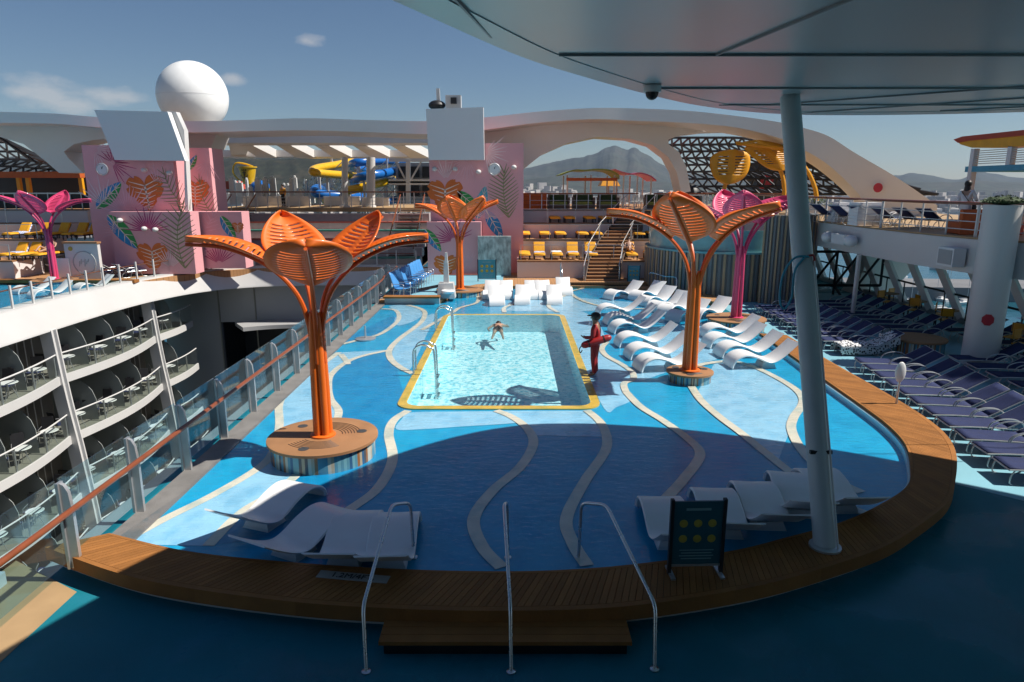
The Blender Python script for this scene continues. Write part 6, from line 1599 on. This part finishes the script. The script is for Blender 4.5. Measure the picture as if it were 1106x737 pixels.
bagp = MB(); bagp.tube(catmull([(-.18, .0, 1.45), (0, .15, 1.3), (.2, .1, 1.05), (.24, 0, .95), (.12, -.15, 1.15), (-.1, -.13, 1.4), (-.18, 0, 1.45)], 4), .012, 5); bagp.sphere((.26, .05, .88), (.05, .14, .11), 10, 8); bagp.build('shoulder_bag', 'cloth_black', t, world=False)
# broad column with planter on top
p = Vector((14.62, 20.7, 0)); t = thing('broad_column', 'broad pale round column with a red dot on the right', 'column', (p.x, p.y, DZ))
MB().tube([(p.x, p.y, DZ), (p.x, p.y, 4.72)], .5, 32).build('shaft', 'white_paint', t)
rdm = MB().grid(lambda u, v: Vector((p.x + .512 * math.cos(R(-118) + (u - .5) * .62), p.y + .512 * math.sin(R(-118) + (u - .5) * .62), 1.32 + (v - .5) * .34)), 12, 12, keep=lambda i, j: ((i - 5.5) ** 2 + (j - 5.5) ** 2) < 37)
rdm.build('red_dot', 'red_dot', t)
t = thing('bush', 'round clipped dark bush on top of the broad column', 'bush', (p.x, p.y, 4.72)); g = MB(); rnd = random.Random(5)
g.sphere((0, 0, .12), (.5, .5, .12), 12, 8)
for k in range(700):
    a_ = rnd.uniform(0, 6.28); rr = .55 * math.sqrt(rnd.random()); z = .05 + rnd.random() * .24 * (1 - (rr / .62) ** 2); x, y = rr * math.cos(a_), rr * math.sin(a_); b_ = rnd.uniform(0, 6.28); l = .07
    g.add([(x, y, z), (x + l * math.cos(b_), y + l * math.sin(b_), z + .04), (x + l * math.cos(b_ + .8), y + l * math.sin(b_ + .8), z + .01)], [(0, 1, 2)])
g.build('foliage', 'bush', t, world=False)
p = Vector((14.15, 27.9, 0)); t = thing('thin_column', 'thin white column under the upper right deck', 'column', (p.x, p.y, DZ)); MB().tube([(p.x, p.y, DZ), (p.x, p.y, 2.52)], .09, 14).build('shaft', 'white_paint', t); MB().lathe([(.09, .02), (.15, .02), (.15, .06), (.09, .06)], (p.x, p.y, DZ), 14).build('base_ring', 'alu', t)
# ship side under the upper deck
ss = thing('ship_side_rail', 'low ship side with slanting pale posts and black rail beside the shaded deck', 'ship side', (18.3, 26, DZ))
MB().box((18.3, 25, -.2), (.25, 42, .5)).build('low_wall', 'hull_grey', ss)
for k in range(16):
    y = 10.5 + 2.1 * k; MB().beam((18.3, y, 0), (17.5, y + 1.1, 2.53), .3, .24).build('slanting_post', 'terrace_wall', ss)
MB().tube([(18.1, 8, .95), (18.1, 40, .95)], .045, 8).build('black_rail', 'black', ss)
g = MB()
for k in range(22): MB().beam((18.12, 8.8 + 1.5 * k, 0), (18.12, 8.8 + 1.5 * k, .95), .04).build('rail_post', 'dark_metal', ss)
MB().box((18.25, 24, -14), (.3, 60, 27)).build('hull', 'white_paint', ss)
def cafe_chair():
    t = thing('cafe_chair', 'wooden', 'chair')
    MB().box((0, 0, .45), (.45, .45, .04)).build('seat', 'yellow_leaf', t, world=False); g = MB(); g.box((0, .22, .75), (.45, .03, .3)); g.build('backrest', 'yellow_leaf', t, world=False)
    for sx in (-.2, .2):
        for sy in (-.2, .22): MB().beam((sx, sy, 0), (sx, sy, .45 if sy < 0 else .9), .03).build('leg', 'dark_metal', t, world=False)
    return t
CC = Proto(cafe_chair()); rnd = random.Random(3)
for i in range(12): CC.put((16.5 + .6 * (i % 2) + rnd.uniform(-.1, .1), 19.4 + 1.05 * i, DZ), rnd.uniform(0, 6.2), 'wooden cafe chair in the shade by the ship side, %s from the near end' % ORD[i], 'cafe chairs in the shade')
def cafe_table():
    t = thing('cafe_table', 'small', 'table'); MB().lathe([(0, .7), (.38, .7), (.38, .73), (0, .73)], n=20).build('table_top', 'teak_deck', t, world=False); MB().tube([(0, 0, 0), (0, 0, .7)], .04, 8).build('leg', 'dark_metal', t, world=False); return t
CT = Proto(cafe_table())
for i in range(6): CT.put((17.0, 19.9 + 2.1 * i, DZ), 0, 'small round cafe table in the shade by the ship side, %s from the near end' % ORD[i], 'cafe tables in the shade')
t = thing('round_planter_seat', 'round wood topped seat in the shade behind the black and white towel', 'round seat', (13.6, 22.3, DZ), 0, 'round mosaic seats')
MB().lathe([(0, .42), (.85, .42), (.87, .46), (.85, .5), (0, .5)], n=40).build('seat_top', 'teak_deck', t, world=False); MB().lathe([(.8, 0), (.8, .42), (0, .42)], n=40).build('mosaic_side', 'mosaic', t, world=False)

# ================================================================ canopy over the camera
edge_raw = [(-4.6, -8), (-3.6, -3), (-2.75, 1.5), (-1.95, 4.6), (-1.08, 6.55), (.08, 9.25), (1.1, 11.0), (2.25, 12.75), (3.6, 14.55), (5.0, 15.85), (6.3, 16.6), (7.5, 16.85), (9.2, 16.75), (11.5, 16.15), (15, 14.4), (19, 11), (21, 5), (21.5, -8)]
edge_pts = catmull([(x * .8625, y * .8625 if y > 0 else y, 0) for x, y in edge_raw], 8)
CZ = 6.68
cn = thing('canopy_roof', 'large curved grey canopy roof overhead with panel seams', 'canopy', (8, 4, CZ))
ins_ = offs(edge_pts, .0); e1 = offs(edge_pts, -.10); i1 = offs(edge_pts, .35); i2 = offs(edge_pts, .28)
MB().prism([(p.x, p.y) for p in i2][::-1], CZ + .03, CZ + .28).build('ceiling', 'soffit', cn)
MB().loft([[(a.x, a.y, CZ + .02), (b.x, b.y, CZ), (c_.x, c_.y, CZ + .1), (c_.x, c_.y, CZ + .26), (a.x, a.y, CZ + .3)] for a, b, c_ in zip(i1, ins_, e1)]).build('edge_rim', 'soffit', cn)
g = MB()
for y in (5.25, 8.05, 10.7, 12.85): 
    xs = [p.x for p in edge_pts if p.y < y and p.x < 6]; xr = 20
    x0 = max([p.x for p in edge_pts if p.y <= y and p.x < 7.5] or [-3]) + .45
    g.beam((x0, y, CZ + .018), (xr, y, CZ + .018), .028, .03)
for x0, y0, x1, y1 in ((-.2, 7.1, -.9, 3), (2.25, 8.05, 3.2, 2), (4.6, 12.85, 13.4, 5.6), (5.7, 14.3, 16.6, 4.6), (8.3, 13.9, 17.5, 7.4)): g.beam((x0, y0, CZ + .02), (x1, y1, CZ + .02), .02, .03)
g.build('panel_seam', 'soffit_seam', cn)
c = Vector((2.03, 10.45, CZ)); t = thing('dome_camera', 'small dome camera under the canopy edge', 'camera', (c.x, c.y, CZ + .02))
MB().lathe([(0, 0), (.13, 0), (.13, -.09), (0, -.09)][::-1], (0, 0, 0), 18).build('housing', 'grey_panel', t, world=False); MB().sphere((0, 0, -.1), (.095, .095, .1), 16, 10).build('dome', 'black', t, world=False)
p = Vector((4.52, 8.95, .2)); q = Vector((4.48, 11.6, CZ))
t = thing('leaning_pillar', 'long grey pillar leaning from the near bench up to the canopy', 'pillar', tuple(p))
MB().tube([p, p.lerp(q, .5), q], .155, 28).build('shaft', 'pillar_grey', t)
d = (q - p).normalized(); g = MB(); g.tube([p + Vector((.12, -.14, .05)), p.lerp(q, .62) + Vector((.12, -.14, 0))], .014, 6); g.build('cable', 'white_paint', t)
r1 = p.lerp(q, .62); g = MB(); g.tube(catmull([r1 + Vector((.0, -.17, .02)), r1 + Vector((.08, -.18, .04)), r1 + Vector((.12, -.16, -.02)), r1 + Vector((.12, -.15, -.12))], 5), .018, 8); g.build('red_nozzle', 'red_foam', t)
g = MB(); g.tube(catmull([r1 + Vector((.02, -.18, .02)), r1 + Vector((-.2, -.2, .0)), r1 + Vector((-.36, -.22, -.25)), r1 + Vector((-.38, -.22, -.62)), r1 + Vector((-.3, -.22, -.78)), r1 + Vector((-.2, -.22, -.6)), r1 + Vector((-.18, -.2, -.2)), r1 + Vector((-.05, -.18, -.0))], 6), .018, 8); g.build('hose', 'cabana_blue', t)
MB().lathe([(.155, 0), (.22, 0), (.22, .03), (.155, .05)], tuple(p + Vector((0, 0, .002))), 24).build('base_ring', 'alu', t)
g = MB(); r2 = p.lerp(q, .2); g.beam(r2 + Vector((-.16, -.12, 0)), r2 + Vector((.16, -.12, 0)), .05, .05); g.build('clamp', 'black', t)

# unseen ship wall and deck added behind the camera to block ambient light
struct(MB().box((6, -8.5, 3), (34, .4, 9)), 'unseen_rear_wall', 'white_paint')
struct(MB().box((7, -4.4, 3.5), (28, 6.6, .25)), 'unseen_camera_deck', 'white_paint')

# ================================================================ sea, hills, town
SEA = -45.0
def sea_mat():
    m, nt, b = newmat('sea_water'); b.inputs['Base Color'].default_value = (.012, .085, .12, 1); b.inputs['Roughness'].default_value = .18
    tc = N(nt, 'ShaderNodeTexCoord'); n1 = N(nt, 'ShaderNodeTexNoise'); n1.inputs['Scale'].default_value = .12; n1.inputs['Detail'].default_value = 6; nt.links.new(tc.outputs['Object'], n1.inputs['Vector'])
    bp = N(nt, 'ShaderNodeBump'); bp.inputs['Strength'].default_value = .5; bp.inputs['Distance'].default_value = 1.0; nt.links.new(n1.outputs['Fac'], bp.inputs['Height']); nt.links.new(bp.outputs['Normal'], b.inputs['Normal'])
    return m
M['sea_water'] = sea_mat()
dm('hill_green', (.030, .036, .026), .95, var=.6, scale=.02, dirt=((.085, .07, .055), .008, .7), bump=1.0, bscale=.05)
dm('hill_near', (.014, .018, .010), .95, var=.7, scale=.12, dirt=((.085, .06, .04), .06, .6), bump=1.0, bscale=.15)
dm('city_pale', (.46, .43, .40), .8, island=.45, var=.05)
dm('quay_grey', (.16, .16, .165), .8, var=.2, scale=.05)
struct(MB().add([(-9000, -400, SEA), (9000, -400, SEA), (9000, 12000, SEA), (-9000, 12000, SEA)], [(0, 1, 2, 3)]), 'sea', 'sea_water')
def hills(name, prof, Yd, run, m, amp, seed, step=6):
    pts = catmull([D(x, y, Yd) for x, y in prof], 14); nv = 16
    nu = len(pts) - 1
    def fn(u, v):
        p = pts[round(u * nu)]; h = (p.z - SEA) * (1 + .035 * noise.fractal(Vector((p.x / 60, seed, 0)), .9, 2.1, 4))
        q = abs(v * 2 - 1)
        s = 1 - q ** 1.15 if v < .5 else 1 - q
        y = Yd + (v - .5) * 2 * run
        z = SEA - 2 + (h + 2) * s * (1 + (0 if abs(v - .5) < .03 else amp * noise.fractal(Vector((p.x / run * 3 + seed, y / run * 3, 0)), 1.0, 2.0, 6)))
        x = p.x * (y / Yd) + .12 * run * noise.noise(Vector((p.x / run * 2, v * 4, seed)))* (1 - s)
        return Vector((x, y, z))
    return struct(MB().grid(fn, nu, nv), name, m, smooth=180)
hills('far_mountains', [(380, 203), (450, 196), (520, 188), (560, 183), (590, 177), (620, 171), (640, 167), (655, 160), (665, 157.5), (676, 162), (686, 160), (700, 168), (730, 184), (790, 190), (860, 188), (960, 190), (985, 187), (1010, 191), (1035, 194), (1060, 186), (1090, 191), (1130, 194), (1200, 198)], 3400, 1100, 'hill_green', .26, 3)
hills('coast_ridge', [(470, 204), (540, 197), (580, 192), (620, 189), (680, 194), (720, 197), (800, 199), (900, 197), (970, 196), (1020, 197), (1070, 196), (1140, 200)], 2300, 600, 'hill_green', .2, 9)
hills('left_far_hills', [(-160, 190), (-40, 176), (30, 168), (85, 165), (140, 172), (200, 180), (260, 190)], 2600, 700, 'hill_green', .16, 17)
hills('near_wooded_hill', [(120, 196), (190, 178), (240, 169), (290, 167), (340, 169), (390, 174), (440, 181), (500, 193), (560, 203)], 900, 300, 'hill_near', .2, 5)
rnd = random.Random(21)
cty = MB()
for k in range(2600):
    px = rnd.choice((rnd.uniform(555, 740), rnd.uniform(555, 620), rnd.uniform(860, 1130), rnd.uniform(220, 460), rnd.uniform(-30, 100)))
    Y = rnd.uniform(1150, 1750); lo = rnd.random()
    zz = SEA + 46 * (lo ** 2.0) * (Y - 1150) / 600 * (1.0 if px < 700 else .8); x = (px - CX) / FPX * Y
    s = rnd.uniform(6, 20); h = rnd.uniform(4, 12)
    cty.box((x, Y, zz + h / 2 - 4), (s, s, h + 8), rz=rnd.uniform(0, 1.5))
for k in range(700):
    px = rnd.uniform(225, 470); Y = rnd.uniform(600, 700); x = (px - CX) / FPX * Y; h = rnd.uniform(5, 14); zz = SEA + 20 * rnd.random()
    cty.box((x, Y, zz + h / 2 - 4), (rnd.uniform(4, 9), 6, h + 8), rz=rnd.uniform(0, 1.5))
ct_ = cty.build('distant_town', 'city_pale'); ct_['kind'] = 'stuff'; tag(ct_, 'pale buildings of the town along the coast at the foot of the hills', 'town')
struct(MB().prism([(-900, 560), (1400, 900), (2600, 1400), (2600, 2300), (-1600, 2300), (-1200, 600)], SEA - 3, SEA + 3), 'coast_ground', 'quay_grey')
def quay(name, a, b, wd, h): MB
for i, (a, b, wd, h) in enumerate((((100, 200), (260, 205), 22, 3.5), ((190, 150), (205, 260), 14, 3), ((60, 330), (330, 300), 30, 6))):
    t = MB().beam((a[0], a[1], SEA + h / 2), (b[0], b[1], SEA + h / 2), wd, h); tag(t.build('quay', 'quay_grey'), ['grey stone quay across the harbour basin right of the ship', 'grey jetty running away from the ship in the harbour', 'far long breakwater with a wide grey top'][i], 'quay', 'harbour quays')
def boat():
    t = thing('sailing_boat', 'white', 'boat')
    rings = []
    for k in range(9):
        u = k / 8; x = -5 + 10 * u; w_ = 1.6 * (math.sin(PI * (.22 + .78 * u)) ** .6 if u < .99 else .05)
        rings.append([(x, -w_, 1.1 + .3 * u), (x, w_, 1.1 + .3 * u), (x, w_ * .6, -.2), (x, -w_ * .6, -.2)])
    MB().loft(rings).build('hull', 'white_plastic', t, world=False); MB().box((-.5, 0, 1.55), (4, 1.7, .9), taper=.8).build('cabin', 'white_paint', t, world=False); MB().tube([(.6, 0, 1.2), (.6, 0, 13)], .09, 6).tube([(.6, 0, 2.4), (-3.8, 0, 2.5)], .09, 6).build('mast', 'alu', t, world=False); return t
BP = Proto(boat()); rnd = random.Random(8); k = 0
cand = []
for i in range(200):
    px, py = rnd.uniform(955, 1106), rnd.uniform(285, 345); p = G(px, py, SEA)
    if all((p - c_).length > 9 for c_ in cand): cand.append(p)
    if len(cand) >= 18: break
for i, p in enumerate(sorted(cand, key=lambda v: v.y)):
    BP.put((p.x, p.y, SEA), rnd.choice((.3, 1.9, .35, 1.85)), 'small white sailing boat moored in the harbour, %s nearest to the ship' % ORD[i], 'sailing boats in the harbour', rnd.uniform(.9, 1.5))
# air
mz, ntz, bz = newmat('haze_air'); ntz.nodes.remove(bz)
pv = ntz.nodes.new('ShaderNodeVolumePrincipled'); pv.inputs['Color'].default_value = (.48, .68, 1.0, 1); pv.inputs['Density'].default_value = HAZE; pv.inputs['Anisotropy'].default_value = .2
ntz.links.new(pv.outputs[0], ntz.nodes['Material Output'].inputs['Volume'])
if HAZE > 0:
    hz = MB().box((0, 2250, 70), (7000, 5000, 234)).build('haze', mz, smooth=0); tag(hz, 'thin bluish haze over the harbour and hills', 'haze', kind='stuff')
